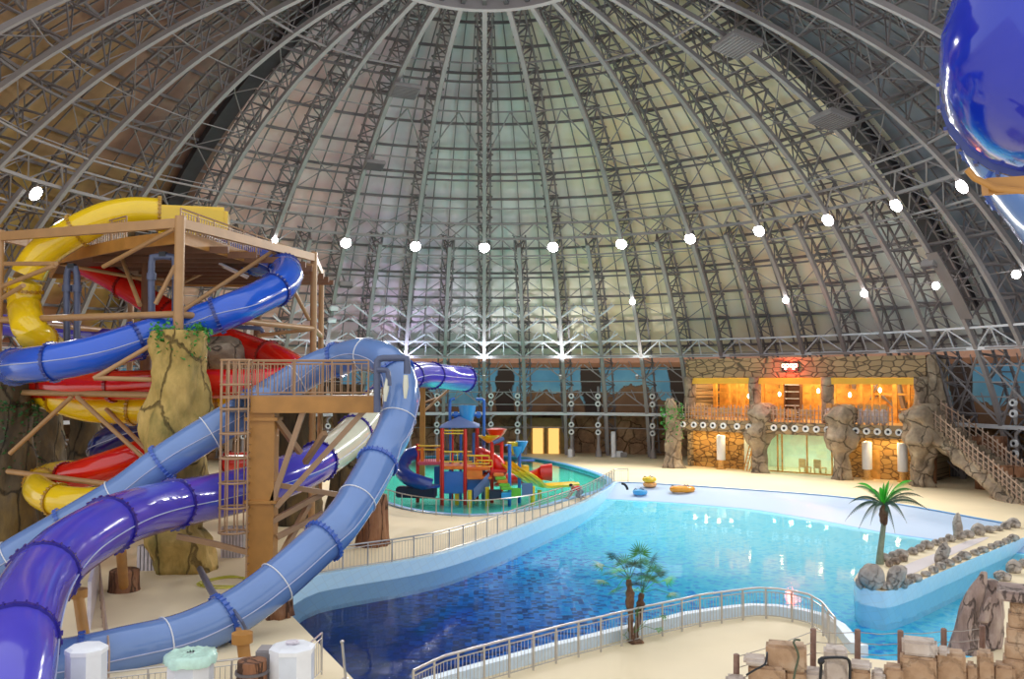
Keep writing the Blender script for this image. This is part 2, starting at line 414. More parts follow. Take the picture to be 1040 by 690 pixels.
# dark painted trunks
at_ = N.new('ShaderNodeMath'); at_.operation = 'ARCTAN2'; L.new(sx.outputs[0], at_.inputs[0]); L.new(sx.outputs[1], at_.inputs[1])
sn = N.new('ShaderNodeMath'); sn.operation = 'MULTIPLY'; sn.inputs[1].default_value = 15.0 * 2; L.new(at_.outputs[0], sn.inputs[0])
s2 = N.new('ShaderNodeMath'); s2.operation = 'SINE'; L.new(sn.outputs[0], s2.inputs[0])
s3 = N.new('ShaderNodeMath'); s3.operation = 'MULTIPLY_ADD'; s3.inputs[1].default_value = .9; L.new(nz.outputs['Fac'], s3.inputs[0]); L.new(s2.outputs[0], s3.inputs[2])
r2 = ramp(N, [(.0, (0, 0, 0, 1)), (.95, (0, 0, 0, 1)), (1., (1, 1, 1, 1))]); m4 = N.new('ShaderNodeMath'); m4.operation = 'MULTIPLY'; m4.inputs[1].default_value = .78; L.new(s3.outputs[0], m4.inputs[0]); L.new(m4.outputs[0], r2.inputs[0])
mx = N.new('ShaderNodeMixRGB'); L.new(r2.outputs[0], mx.inputs[0]); L.new(r1.outputs[0], mx.inputs[1]); mx.inputs[2].default_value = rgb(70, 54, 44); L.new(mx.outputs[0], b.inputs['Base Color'])
mb = MB(); n = 121; J = [-8.4 + 16.8 * k / (n - 1) for k in range(n)]
mb.add([polar(j, RW + .4, z) for z in (4.2, 9.6) for j in J], [(i, i + 1, n + i + 1, n + i) for i in range(n - 1)])
setp(mb.build('wall_gallery', mm, loc=(0, DC, 4.2)), 'gallery wall painted with blue sky, cliffs and dark trunks', 'wall', kind='structure')
mb = MB()
mb.add([polar(j, r, 4.2) for r in (rad_at(4.2), RW + 1.2) for j in J], [(i, i + 1, n + i + 1, n + i) for i in range(n - 1)])
setp(mb.build('gallery_floor', M['steel_dark'], loc=(0, DC, 4.2)), 'gallery floor slab behind the posts', 'floor', kind='structure')
mb = MB()
for k in range(n - 1):
    a, c = J[k], J[k + 1]; r0, r1_ = rad_at(9.9), RW + .6
    mb.add([polar(a, RW + .3, 9.6), polar(c, RW + .3, 9.6), polar(c, RW + 1.6, 10.6), polar(a, RW + 1.6, 10.6)], [(0, 1, 2, 3)])
    mb.add([polar(a, RW + .3, 9.2), polar(c, RW + .3, 9.2), polar(c, RW + .3, 9.7), polar(a, RW + .3, 9.7)], [(0, 1, 2, 3)])
setp(mb.build('gallery_soffit', mat('rust_band', rgb(150, 104, 74), .7), loc=(0, DC, 9)), 'rust coloured band closing the top of the gallery', 'trim', kind='structure')
# ------------------------------------------------------------------ flood lamps
def flood(j, big=True):
    p = dome(j, A_LIGHT, -.15)
    t = j * D12; inw = Vector((-math.sin(t), -math.cos(t), -.6)).normalized()
    root = thing('flood_lamp', 'lit white flood lamp on the lamp ring' , 'lamp', p, 0, 'flood lamps around the dome')
    mb = MB(); mb.tube([p - inw * .28, p - inw * .1, p + inw * .05], [.16, .48, .53], 14); mb.build('housing', M['steel'], root, True)
    mb = MB(); mb.tube([p + inw * .06, p + inw * .09], [.47, .47], 14); mb.build('lens', M['lamp'], root)
    mb = MB(); mb.bar(p - inw * .2, dome(j, A_LIGHT + .02, .2), .08); mb.build('yoke', M['steel'], root)
    l = bpy.data.lights.new('flood', 'SPOT'); l.energy = FLOOD_W; l.spot_size = math.radians(140); l.spot_blend = .5; l.shadow_soft_size = .35; l.color = (1, .97, .93)
    lo = bpy.data.objects.new('flood_light', l); COL.objects.link(lo); lo.location = p + inw * .3
    lo.rotation_euler = inw.to_track_quat('-Z', 'Y').to_euler(); return root
for j in [-6.35] + list(range(-2, 8)): flood(j)

# uplights: centre ones wash the branching struts, outer ones added to fill lower dome
for k, (j, c) in enumerate(((-3, (1, .85, .8)), (-2, (.8, .76, 1)), (-1, (.70, .66, 1)), (0, (.9, .92, 1)), (1, (.95, .97, 1)), (2, (1, .97, .9)), (3, (1, .95, .84)), (4, (1, .95, .84)), (5, (1, .95, .84)))):
    r = rad_at(8.8) - 2.4; p = polar(j, r, 8.2); t = thing('uplight', 'small uplight canister clamped to a gallery post, outer ones added as fill', 'lamp', p, 0, 'uplights under the branching struts')
    mb = MB(); mb.lathe(p, [(.1, -.3), (.16, -.2), (.18, .1), (.14, .12)], 12); mb.build('canister', M['steel'], t, True)
    mb = MB(); mb.lathe(p, [(.13, .1), (.13, .13), (.05, .14)], 12); mb.build('lens', M['dimlamp'], t, True)
    mb = MB(); mb.bar(p - Vector((0, 0, .2)), polar(j, rad_at(8.0), 8.0), .08); mb.build('clamp', M['steel'], t)
    l = bpy.data.lights.new('uplight', 'SPOT'); l.energy = 1000 if abs(j) < 2 else 330; l.spot_size = math.radians(100); l.spot_blend = .8; l.shadow_soft_size = .2; l.color = c
    lo = bpy.data.objects.new('uplight_light', l); COL.objects.link(lo); lo.location = p + Vector((0, 0, .2)); lo.rotation_euler = (polar(j, rad_at(13) + .5, 13.2) - p).to_track_quat('-Z', 'Y').to_euler()
# ================================================================== ground and pools
def poly_mesh(name, outer, holes, z, m, label, cat, kind='structure'):
    bm = bmesh.new(); edges = []
    for loop in [outer] + holes:
        vs = [bm.verts.new((p[0], p[1], z)) for p in loop]
        edges += [bm.edges.new((vs[i], vs[(i + 1) % len(vs)])) for i in range(len(vs))]
    bmesh.ops.triangle_fill(bm, edges=edges, use_beauty=True)
    for f in bm.faces:
        if f.normal.z < 0: f.normal_flip()
    me = bpy.data.meshes.new(name); bm.to_mesh(me); bm.free(); me.materials.append(m)
    o = bpy.data.objects.new(name, me); COL.objects.link(o); return setp(o, label, cat, kind=kind)
def smooth_loop(pts, step=.6, closed=True):
    P = [Vector((p[0], p[1], 0)) for p in pts]; n = len(P); out = []
    for i in range(n if closed else n - 1):
        g = (lambda k: P[k % n]) if closed else (lambda k: P[max(0, min(n - 1, k))])
        p0, p1, p2, p3 = g(i - 1), g(i), g(i + 1), g(i + 2); m = max(1, int((p2 - p1).length / step))
        for k in range(m):
            t = k / m; out.append(.5 * ((2 * p1) + (p2 - p0) * t + (2 * p0 - 5 * p1 + 4 * p2 - p3) * t * t + (3 * p1 - p0 - 3 * p2 + p3) * t ** 3))
    if not closed: out.append(P[-1])
    return out
def gl(px, z=0.): return [G(x, y, z) for x, y in px]
WZ = -.62                                       # water level of the wave pool and the river
left_wall = smooth_loop(gl([(283, 609), (302, 596), (324, 586), (370, 578), (400, 573.5), (430, 568), (454, 562.5), (485, 553), (520, 540.5), (556, 526), (594, 511), (612, 501), (628, 490)]), closed=False)
beach_back = smooth_loop(gl([(628, 490), (667, 491.6), (751, 497), (843, 504), (916, 513), (994, 527), (1034, 534)]), closed=False)
jetty_in = smooth_loop(gl([(1034, 534), (1000, 541), (955, 550), (925, 560), (898, 570), (875, 579), (867, 589)]), closed=False)
jetty_out = smooth_loop(gl([(867, 589), (874, 597), (896, 601), (922, 595), (961, 579), (994, 565), (1040, 546), (1110, 515), (1190, 495)]), closed=False)
river_far = gl([(1190, 495), (1260, 540)])
river_near = smooth_loop(gl([(1260, 540), (1110, 548), (1044, 572), (1014, 590), (1003, 620), (1003, 652), (990, 667), (940, 672), (900, 671), (873, 668)]), closed=False)
penin = smooth_loop(gl([(873, 668), (864, 664), (858, 657), (849, 645), (833, 635), (814, 630), (790, 626), (765, 625), (700, 634), (685, 638), (655, 645), (626, 652), (596, 660), (567, 667), (536, 676), (504, 685), (473, 694), (440, 704), (405, 722)]), closed=False)
pad = gl([(405, 722), (385, 716), (359, 690), (291, 620), (283, 609)])
def chain(*ls):
    out = []
    for l in ls:
        for p in l:
            if not out or (Vector(p) - out[-1]).length > .05: out.append(Vector(p))
    if (out[0] - out[-1]).length < .05: out.pop()
    return out
POOL = chain(left_wall, beach_back, jetty_in, jetty_out, river_far, river_near, penin, pad)
SPL = smooth_loop(gl([(352, 497), (345, 483), (370, 470), (420, 465), (480, 463), (530, 465), (565, 470.5), (594, 478), (612, 485), (617, 491), (606, 499), (575.6, 507), (550, 514.5), (521, 520), (485, 523.5), (449, 522), (415, 517), (391, 510), (365, 504)]))
def deckmat(name, c, var=.06):
    m = mat(name, c, .62, 0, var, .25); nt = m.node_tree; N = nt.nodes; L = nt.links
    b = N['Principled BSDF']; tc = N['Texture Coordinate']
    n2 = N.new('ShaderNodeTexNoise'); n2.inputs['Scale'].default_value = 12; n2.inputs['Detail'].default_value = 6; L.new(tc.outputs['Object'], n2.inputs['Vector'])
    bp = N.new('ShaderNodeBump'); bp.inputs['Strength'].default_value = .15; bp.inputs['Distance'].default_value = .02; L.new(n2.outputs['Fac'], bp.inputs['Height']); L.new(bp.outputs[0], b.inputs['Normal']); return m
M['deck'] = deckmat('sand_coloured_deck', rgb(236, 218, 180))
RO = R + 3.2
outer = [polar(j / 4, RO, 0) for j in range(-33, 34)]
xr = outer[-1].x
outer += [Vector((RO, 25, 0)), Vector((RO, 3, 0)), Vector((-RO, 3, 0)), Vector((-RO, 25, 0))]
poly_mesh('floor', outer, [POOL, SPL], 0, M['deck'], 'sand coloured poured deck around the pools', 'floor')
# ---- tiles
def tilemat(name, c1, c2, s=.3, rough=.25):
    m = bpy.data.materials.new(name); m.use_nodes = True; nt = m.node_tree; N = nt.nodes; L = nt.links; b = N['Principled BSDF']; b.inputs['Roughness'].default_value = rough
    tc = N.new('ShaderNodeTexCoord'); br = N.new('ShaderNodeTexBrick'); br.offset = 0; br.inputs['Scale'].default_value = 1; br.inputs['Brick Width'].default_value = s; br.inputs['Row Height'].default_value = s
    br.inputs['Mortar Size'].default_value = .015; br.inputs['Color1'].default_value = c1; br.inputs['Color2'].default_value = c2; br.inputs['Mortar'].default_value = [x * .93 for x in c1[:3]] + [1]
    mp = N.new('ShaderNodeMapping'); mp.inputs['Rotation'].default_value = (math.radians(90), 0, .4); L.new(tc.outputs['Object'], mp.inputs[0]); L.new(mp.outputs[0], br.inputs['Vector']); L.new(br.outputs['Color'], b.inputs['Base Color']); return m
M['bluetile'] = tilemat('light_blue_pool_tiles', rgb(206, 240, 255), rgb(198, 236, 255))
M['tealtile'] = tilemat('teal_pool_tiles', rgb(70, 160, 180), rgb(60, 150, 172))
def wall_strip(name, line, z0, z1, m, label, thick=0.0):
    mb = MB(); n = len(line)
    mb.add([(p.x, p.y, z) for z in (z0, z1) for p in line], [(i, i + 1, n + i + 1, n + i) for i in range(n - 1)])
    return setp(mb.build(name, m, smooth='all', loc=(line[0].x, line[0].y, z0)), label, 'pool wall', kind='structure')
wall_strip('pool_wall', left_wall, -2.6, 0, M['bluetile'], 'long light blue tiled wall on the left side of the wave pool')
wall_strip('pool_wall', chain(jetty_in, jetty_out), -2.6, 0, M['bluetile'], 'light blue tiled wall around the rock jetty')
wall_strip('pool_wall', chain(river_far, river_near), -2.6, 0, M['bluetile'], 'light blue tiled wall along the outer river bank')
wall_strip('pool_wall', chain(penin, pad), -2.6, 0, M['bluetile'], 'light blue tiled wall below the curved railing')
# raised kerb along the peninsula
def kerb(name, line, w, h, m, label, cat='kerb', off=0.0, z0=0):
    mb = MB(); n = len(line); L_, R_ = [], []
    for k, p in enumerate(line):
        t = line[min(k + 1, n - 1)] - line[max(k - 1, 0)]; t.z = 0; t.normalize(); nn = Vector((-t.y, t.x, 0))
        L_.append(p + nn * off); R_.append(p + nn * (off + w))
    vs = []
    for a, b in zip(L_, R_): vs += [(a.x, a.y, z0), (a.x, a.y, z0 + h), (b.x, b.y, z0 + h), (b.x, b.y, z0)]
    fs = []
    for k in range(n - 1):
        for i in range(4): fs.append((k * 4 + i, k * 4 + (i + 1) % 4, (k + 1) * 4 + (i + 1) % 4, (k + 1) * 4 + i))
    fs += [(0, 1, 2, 3), ((n - 1) * 4, (n - 1) * 4 + 1, (n - 1) * 4 + 2, (n - 1) * 4 + 3)]
    mb.add(vs, fs); return setp(mb.build(name, m, smooth=30), label, cat, kind='structure')
M['kerbtile'] = tilemat('pale_kerb_tiles', rgb(206, 224, 238), rgb(196, 216, 234), .25, .4)
kerb('pool_kerb', penin, .3, .32, M['kerbtile'], 'raised pale blue tiled kerb on the water side of the curved railing', off=-.3)
kerb('pool_coping', left_wall, .35, .05, M['bluetile'], 'pale blue coping on top of the left pool wall', off=0)
M['bluepaint'] = mat('blue_coping', rgb(120, 176, 226), .4, 0, .05)
kerb('splash_coping', SPL + [SPL[0]], .45, .08, M['bluepaint'], 'blue rounded coping around the splash pool', off=-.05)
kerb('beach_edge_line', beach_back, .25, .03, M['bluepaint'], 'thin blue edge strip behind the pale beach entry', off=-.1)
# ---- wave pool floor: sloping beach and a deep mosaic basin
wl = [G(x, y, WZ) for x, y in ((618, 508), (680, 511.5), (700, 513), (765, 518.6), (831, 529), (896, 542), (955, 550.5), (1010, 560))]
def yw(x):
    if x <= wl[0].x: return wl[0].y + (wl[0].x - x) * .1
    for a, b in zip(wl, wl[1:]):
        if x <= b.x: return a.y + (b.y - a.y) * (x - a.x) / (b.x - a.x)
    return wl[-1].y - (x - wl[-1].x) * 1.0
def inpoly(x, y, P):
    c = False; j = len(P) - 1
    for i in range(len(P)):
        if (P[i].y > y) != (P[j].y > y) and x < (P[j].x - P[i].x) * (y - P[i].y) / (P[j].y - P[i].y) + P[i].x: c = not c
        j = i
    return c
JET = chain(jetty_in, jetty_out)
def river_side(x, y): return x > 12 and (y < JET[len(jetty_in)].y or x > 12 and y < 34 or False)
def floor_z(x, y):
    w = yw(x)
    if y > w: return max(WZ, min(-.03, WZ + .125 * (y - w)))
    return max(-1.45, WZ - .085 * (w - y))
xs = [p.x for p in POOL]; ys = [p.y for p in POOL]; S = .6
nx = int((max(xs) - min(xs)) / S) + 3; ny = int((max(ys) - min(ys)) / S) + 3; x0 = min(xs) - S; y0 = min(ys) - S
grid = {}
mb = MB(); ins = {}
for i in range(nx):
    for k in range(ny): ins[i, k] = inpoly(x0 + i * S, y0 + k * S, POOL)
def vid(i, k):
    if (i, k) not in grid:
        x, y = x0 + i * S, y0 + k * S; grid[i, k] = len(mb.v); mb.v.append((x, y, floor_z(x, y)))
    return grid[i, k]
for i in range(nx - 1):
    for k in range(ny - 1):
        if any(ins.get(q) for q in ((i, k), (i + 1, k), (i + 1, k + 1), (i, k + 1))):
            mb.f.append((vid(i, k), vid(i + 1, k), vid(i + 1, k + 1), vid(i, k + 1))); mb.m.append(0)
pm = bpy.data.materials.new('mosaic_pool_floor'); pm.use_nodes = True; nt = pm.node_tree; N = nt.nodes; L = nt.links; b = N['Principled BSDF']; b.inputs['Roughness'].default_value = .4
tc = N.new('ShaderNodeTexCoord')
sn = N.new('ShaderNodeVectorMath'); sn.operation = 'SNAP'; sn.inputs[1].default_value = (.22, .22, 10); L.new(tc.outputs['Object'], sn.inputs[0])
wn = N.new('ShaderNodeTexWhiteNoise'); wn.noise_dimensions = '2D'; L.new(sn.outputs[0], wn.inputs['Vector'])
dt = N.new('ShaderNodeVectorMath'); dt.operation = 'DOT_PRODUCT'; dt.inputs[1].default_value = (1.15, .46, 0); L.new(sn.outputs[0], dt.inputs[0])
nz = N.new('ShaderNodeTexNoise'); nz.inputs['Scale'].default_value = .12; nz.inputs['Detail'].default_value = 1; L.new(sn.outputs[0], nz.inputs['Vector'])
a1 = N.new('ShaderNodeMath'); a1.operation = 'MULTIPLY_ADD'; a1.inputs[1].default_value = 6.5; L.new(wn.outputs['Value'], a1.inputs[0]); L.new(dt.outputs['Value'], a1.inputs[2])
a2 = N.new('ShaderNodeMath'); a2.operation = 'MULTIPLY_ADD'; a2.inputs[1].default_value = 5; L.new(nz.outputs['Fac'], a2.inputs[0]); L.new(a1.outputs[0], a2.inputs[2])
mr = N.new('ShaderNodeMapRange'); mr.inputs[1].default_value = 13; mr.inputs[2].default_value = 47; lt = N.new('ShaderNodeMath'); lt.operation = 'LESS_THAN'; lt.inputs[1].default_value = .22; L.new(wn.outputs['Value'], lt.inputs[0]); a3 = N.new('ShaderNodeMath'); a3.operation = 'MULTIPLY_ADD'; a3.inputs[1].default_value = -4.5; L.new(lt.outputs[0], a3.inputs[0]); L.new(a2.outputs[0], a3.inputs[2]); L.new(a3.outputs[0], mr.inputs[0])
POOLRAMP = [(.0, (.006, .03, .15, 1)), (.18, (.006, .05, .28, 1)), (.28, (.0, .12, .56, 1)), (.40, (.0, .27, .84, 1)), (.49, (.0, .46, .92, 1)), (.62, (.02, .62, .93, 1)), (.80, (.10, .74, .95, 1)), (1.0, (.26, .82, .96, 1))]
r1 = ramp(N, POOLRAMP); L.new(mr.outputs[0], r1.inputs[0])
# the dry beach is pale: choose by height
sx = N.new('ShaderNodeSeparateXYZ'); L.new(tc.outputs['Object'], sx.inputs[0])
cmp_ = N.new('ShaderNodeMath'); cmp_.operation = 'GREATER_THAN'; cmp_.inputs[1].default_value = WZ + .015; L.new(sx.outputs[2], cmp_.inputs[0])
cm2 = N.new('ShaderNodeMath'); cm2.operation = 'GREATER_THAN'; cm2.inputs[1].default_value = WZ + .05; L.new(sx.outputs[2], cm2.inputs[0])
mx = N.new('ShaderNodeMixRGB'); L.new(cmp_.outputs[0], mx.inputs[0]); L.new(r1.outputs[0], mx.inputs[1]); mx.inputs[2].default_value = rgb(120, 186, 236)
mx2 = N.new('ShaderNodeMixRGB'); L.new(cm2.outputs[0], mx2.inputs[0]); L.new(mx.outputs[0], mx2.inputs[1]); mx2.inputs[2].default_value = rgb(180, 203, 230)
L.new(mx2.outputs[0], b.inputs['Base Color'])
setp(mb.build('pool_floor', pm, loc=(0, 0, 0), smooth='all'), 'sloping pool floor of blue mosaic with a pale dry beach', 'pool floor', kind='structure')
# ---- water
def watermat(name, tint, bumpscale=1.2, bstr=.12, refl=1.0):
    m = bpy.data.materials.new(name); m.use_nodes = True; nt = m.node_tree; nt.nodes.clear(); N = nt.nodes; L = nt.links
    out = N.new('ShaderNodeOutputMaterial'); tr = N.new('ShaderNodeBsdfTransparent'); tr.inputs[0].default_value = tint; gl_ = N.new('ShaderNodeBsdfGlossy'); gl_.inputs['Roughness'].default_value = .04
    fr = N.new('ShaderNodeFresnel'); fr.inputs[0].default_value = 1.16; mx = N.new('ShaderNodeMixShader')
    tc = N.new('ShaderNodeTexCoord'); nz = N.new('ShaderNodeTexNoise'); nz.inputs['Scale'].default_value = bumpscale; nz.inputs['Detail'].default_value = 3
    L.new(tc.outputs['Object'], nz.inputs['Vector']); bp = N.new('ShaderNodeBump'); bp.inputs['Strength'].default_value = bstr; bp.inputs['Distance'].default_value = .05
    L.new(nz.outputs['Fac'], bp.inputs['Height']); L.new(bp.outputs[0], gl_.inputs['Normal']); L.new(bp.outputs[0], fr.inputs['Normal'])
    L.new(fr.outputs[0], mx.inputs[0]); L.new(tr.outputs[0], mx.inputs[1]); L.new(gl_.outputs[0], mx.inputs[2]); L.new(mx.outputs[0], out.inputs[0]); return m
M['water'] = watermat('clear_pool_water', (.88, .98, 1, 1))
M['splashwater'] = watermat('green_splash_water', (.84, .99, .96, 1), 2)
# water outline: pool outline with the beach edge replaced by the waterline
wloop = [Vector((p.x, p.y, 0)) for p in smooth_loop([(q.x, q.y) for q in wl[:-1]], closed=False)]
lw = [p for p in left_wall if p.y < wloop[0].y - .3]; ji = [p for p in jetty_in if p.y < wloop[-1].y + .2]
WPOLY = chain(lw, wloop, ji, jetty_out, river_far, river_near, penin, pad)
poly_mesh('pool_water', WPOLY, [], WZ, M['water'], 'clear blue water of the wave pool and lazy river', 'water', 'structure')
M['splashfloor'] = tilemat('green_splash_floor', rgb(104, 224, 206), rgb(96, 216, 200), .5)
poly_mesh('splash_floor', [(p.x, p.y) for p in SPL], [], -.42, M['splashfloor'], 'turquoise floor of the splash pool', 'pool floor')
wall_strip('splash_wall', SPL + [SPL[0]], -.45, 0.02, M['tealtile'], 'short tiled wall around the splash pool')
poly_mesh('splash_water', [(p.x, p.y) for p in SPL], [], -.1, M['splashwater'], 'shallow turquoise water of the splash pool', 'water', 'structure')
# ================================================================== water slides
def gelcoat(name, c, var=.08, rough=.16): return mat(name, c, rough, 0, var, .6, coat=.6)
M['purple'] = gelcoat('purple_fibreglass', rgb(78, 70, 196)); M['purple_lip'] = gelcoat('dark_purple_flange', rgb(44, 34, 140))
M['sky'] = gelcoat('light_blue_fibreglass', rgb(104, 136, 190)); M['sky_lip'] = gelcoat('blue_flange', rgb(60, 96, 180))
M['blue'] = gelcoat('blue_fibreglass', rgb(32, 88, 200)); M['blue_lip'] = gelcoat('dark_blue_flange', rgb(14, 44, 130))
M['navy'] = gelcoat('navy_fibreglass', rgb(22, 34, 104)); M['navy_lip'] = gelcoat('navy_flange', rgb(10, 18, 60))
M['yellow'] = gelcoat('yellow_fibreglass', rgb(240, 200, 24)); M['yellow_lip'] = gelcoat('ochre_flange', rgb(176, 130, 14))
M['red'] = gelcoat('red_fibreglass', rgb(214, 30, 18)); M['red_lip'] = gelcoat('dark_red_flange', rgb(140, 14, 12))
M['cream'] = gelcoat('cream_fibreglass', rgb(222, 220, 196)); M['seam'] = mat('pale_seam', rgb(176, 184, 214), .4)
M['deepblue'] = gelcoat('deep_blue_fibreglass', rgb(20, 46, 178), rough=.1)
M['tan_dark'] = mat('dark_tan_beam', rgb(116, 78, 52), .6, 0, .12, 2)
def frames(pts):
    K = len(pts); out = []; prev = None
    for k, p in enumerate(pts):
        t = (pts[min(k + 1, K - 1)] - pts[max(k - 1, 0)]).normalized()
        u = Vector((0, 0, 1)) if abs(t.z) < .95 else Vector((1, 0, 0))
        a = t.cross(u).normalized(); b = a.cross(t); out.append((p, t, a, b))
    return out
def slide(name, label, ctrl, r, mt, lip, seclen=4.0, group=None, seam=True, colours=None, cat='water slide', cut=None, straps=False):
    """ctrl: (px, py, Y) of the centre line; closed tube, or open trough when cut is an angle from the top"""
    pts = spline([at(x, y, Y) for x, y, Y in ctrl], .3); fr = frames(pts)
    low = min(pts, key=lambda p: p.z)
    root = thing(name, label, cat, (low.x, low.y, max(low.z - r, 0)), 0, group)
    n = 22; T = .05; acc = 0; secs = []; start = 0; idx = 0; cuts = [0]
    for k in range(1, len(pts)):
        acc += (pts[k] - pts[k - 1]).length
        if acc > seclen and k < len(pts) - 5: cuts.append(k); acc = 0
    cuts.append(len(pts) - 1)
    def ringp(f, rr, a0=0, a1=2 * math.pi, m=n, endp=False):
        p, t, a, b = f; q = []
        for i in range(m + (1 if endp else 0)):
            th = a0 + (a1 - a0) * i / m; q.append(p + a * (math.sin(th) * rr) + b * (math.cos(th) * rr))
        return q
    for s in range(len(cuts) - 1):
        k0, k1 = cuts[s], cuts[s + 1]; seg = fr[k0:k1 + 1]; mb = MB()
        if cut is None:
            outer = [ringp(f, r) for f in seg]; inner = [ringp(f, r - T) for f in seg[::-1]]
            mb.rings(outer + inner, cap=False, closed=True)
        else:
            rows = []
            for f in seg:
                rows.append(ringp(f, r, cut, 2 * math.pi - cut, n, True) + ringp(f, r - T, cut, 2 * math.pi - cut, n, True)[::-1])
            mb.rings(rows, cap=True)
        m_ = mt if not colours or s not in colours else colours[s]
        secs.append(mb.build('tube_section', m_, root, 60))
    for s, k in enumerate(cuts):
        mb = MB(); p, t, a, b = fr[k]; q = [(p - t * .06, t, a, b), (p + t * .06, t, a, b)]
        a0, a1 = (0, 2 * math.pi) if cut is None else (cut, 2 * math.pi - cut); ep = cut is not None
        if ep: rows = [ringp(f, r + .07, a0, a1, n, True) + ringp(f, r - .06, a0, a1, n, True)[::-1] for f in q]; mb.rings(rows, cap=True)
        else: mb.rings([ringp(q[0], r + .07), ringp(q[1], r + .07), ringp(q[1], r - .06), ringp(q[0], r - .06)], cap=False, closed=True)
        # bolts round the flange
        for i in range(26):
            th = 2 * math.pi * i / 26
            if cut is not None and (th < cut or th > 2 * math.pi - cut): continue
            c = p + a * (math.sin(th) * (r + .075)) + b * (math.cos(th) * (r + .075)); mb.bar(c - t * .09, c + t * .09, .045)
        mb.build('flange', lip, secs[min(s, len(secs) - 1)], 30)
    if straps:
        for k0, k1 in zip(cuts, cuts[1:]):
            mb = MB(); mb.tube(ringp(fr[(k0 + k1) // 2], r + .02), .022, 5, closed=True); mb.build('strap', M['white'], root, True)
    if seam and cut is None and mt not in (M['yellow'], M['red']):
        for sgn in (-1, 1):
            mb = MB(); mb.tube([f[0] + f[2] * sgn * (r + .01) for f in fr], .02, 6); mb.build('seam', M['seam'], root)
    return root
slide('water_slide', 'wide purple tube slide sweeping from the far left loop down past the camera', [(474, 385, 66), (450, 383, 64), (425, 381, 60), (402, 388, 55), (388, 404, 51), (374, 424, 47.5), (350, 450, 44.5), (318, 472, 41), (285, 486, 38.6), (250, 497, 37), (205, 507, 35.4), (165, 515, 33.2), (130, 525, 30.8), (95, 542, 28.6), (62, 565, 26.6), (35, 598, 24.2), (18, 640, 21.6), (8, 690, 19.6), (-10, 760, 18)], .90, M['purple'], M['purple_lip'], 4.2, colours={4: M['cream'], 5: M['cream']})
slide('water_slide', 'light blue tube slide looping over the walkway and curving down beside the wave pool', [(-40, 600, 33.6), (20, 562, 34), (75, 530, 34.5), (125, 500, 34.9), (165, 470, 35.1), (205, 444, 35.4), (250, 417, 36.2), (285, 395, 37), (315, 377, 37.5), (342, 366, 37.4), (368, 360, 36.6), (392, 367, 35.4), (405, 385, 34.7), (408, 403, 34.3), (404, 425, 33.8), (397.5, 444, 33.3), (390, 457, 33), (376, 485, 32), (358, 515, 31), (338, 541, 30), (319, 558, 29.4), (290, 584, 28.6), (264, 605, 28), (237, 623, 27.4), (208, 638, 26.8), (177, 650, 26.2), (130, 661, 25.4), (70, 674, 24.8), (10, 683, 24.2)], .68, M['sky'], M['sky_lip'], 3.9, straps=True)
slide('water_slide', 'bright blue tube slide descending leftwards across the front of the slide tower', [(225, 258, 50), (250, 263, 48.5), (275, 268, 46.5), (291, 276, 44.5), (285, 290, 42.5), (262, 303, 41), (235, 315, 39.6), (205, 326, 39.3), (170, 336, 38.9), (130, 349, 38), (90, 361, 37.2), (54, 368, 37), (28, 371, 37.8), (14, 373, 39.5), (12, 374, 42)], .76, M['blue'], M['blue_lip'], 3.3)
slide('water_slide', 'yellow tube slide leaving the tower platform and dropping in a wide curl', [(162, 217, 43), (135, 216, 42.6), (105, 222, 42.2), (72, 238, 42), (42, 259, 42), (26, 286, 42), (25, 312, 42), (32, 336, 40.6), (50, 354, 42.5), (72, 366, 45)], .74, M['yellow'], M['yellow_lip'], 3.6)
slide('water_slide', 'red tube slide diving under the tower platform to the right and winding back below', [(84, 268, 50), (108, 280, 49), (135, 296, 48), (165, 314, 47), (198, 332, 46), (228, 345, 45), (256, 355, 44), (284, 366, 42.5), (300, 378, 41), (286, 388, 40.2), (250, 390, 39.9), (205, 390, 39.8), (160, 391, 39.8), (115, 392, 40), (70, 392, 40.8), (35, 392, 42.5), (20, 396, 45)], .66, M['red'], M['red_lip'], 3.6)
slide('water_slide', 'yellow tube slide running level beneath the red one behind the rock column', [(30, 398, 44.5), (55, 404, 42), (90, 414, 41.4), (135, 416, 41), (180, 414, 41), (225, 410, 41.4), (262, 402, 43), (285, 392, 45)], .66, M['yellow'], M['yellow_lip'], 3.6)
slide('water_slide', 'dark navy tube slide curling down behind the rock column', [(215, 428, 46), (185, 432, 44.5), (152, 436, 43.5), (122, 442, 43), (104, 455, 43), (108, 470, 44.5), (125, 480, 47)], .66, M['navy'], M['navy_lip'], 3.4)
slide('water_slide', 'short red tube slide section low on the left joining the yellow curl', [(215, 440, 44), (185, 447, 42), (155, 457, 40.6), (125, 468, 40), (95, 478, 40), (68, 486, 40.6)], .66, M['red'], M['red_lip'], 3.6)
slide('water_slide', 'low yellow tube slide curling round near the ground beside the rock trunk', [(92, 482, 43), (64, 482, 42.4), (44, 488, 41), (40, 499, 39.2), (58, 508, 38), (88, 511, 37.6), (120, 508, 37.8), (160, 500, 38.6), (200, 492, 40)], .64, M['yellow'], M['yellow_lip'], 3.0)
slide('water_slide', 'purple tube slide passing far back behind the yellow curl', [(-20, 328, 52), (20, 332, 51), (60, 338, 50), (105, 345, 50), (150, 350, 51), (200, 352, 54)], .62, M['purple'], M['purple_lip'], 4.5)
slide('water_slide', 'small piece of red and blue slide far behind the walkway column', [(232, 470, 55), (262, 470, 54), (290, 473, 53.5), (318, 480, 54)], .62, M['red'], M['red_lip'], 4.0)
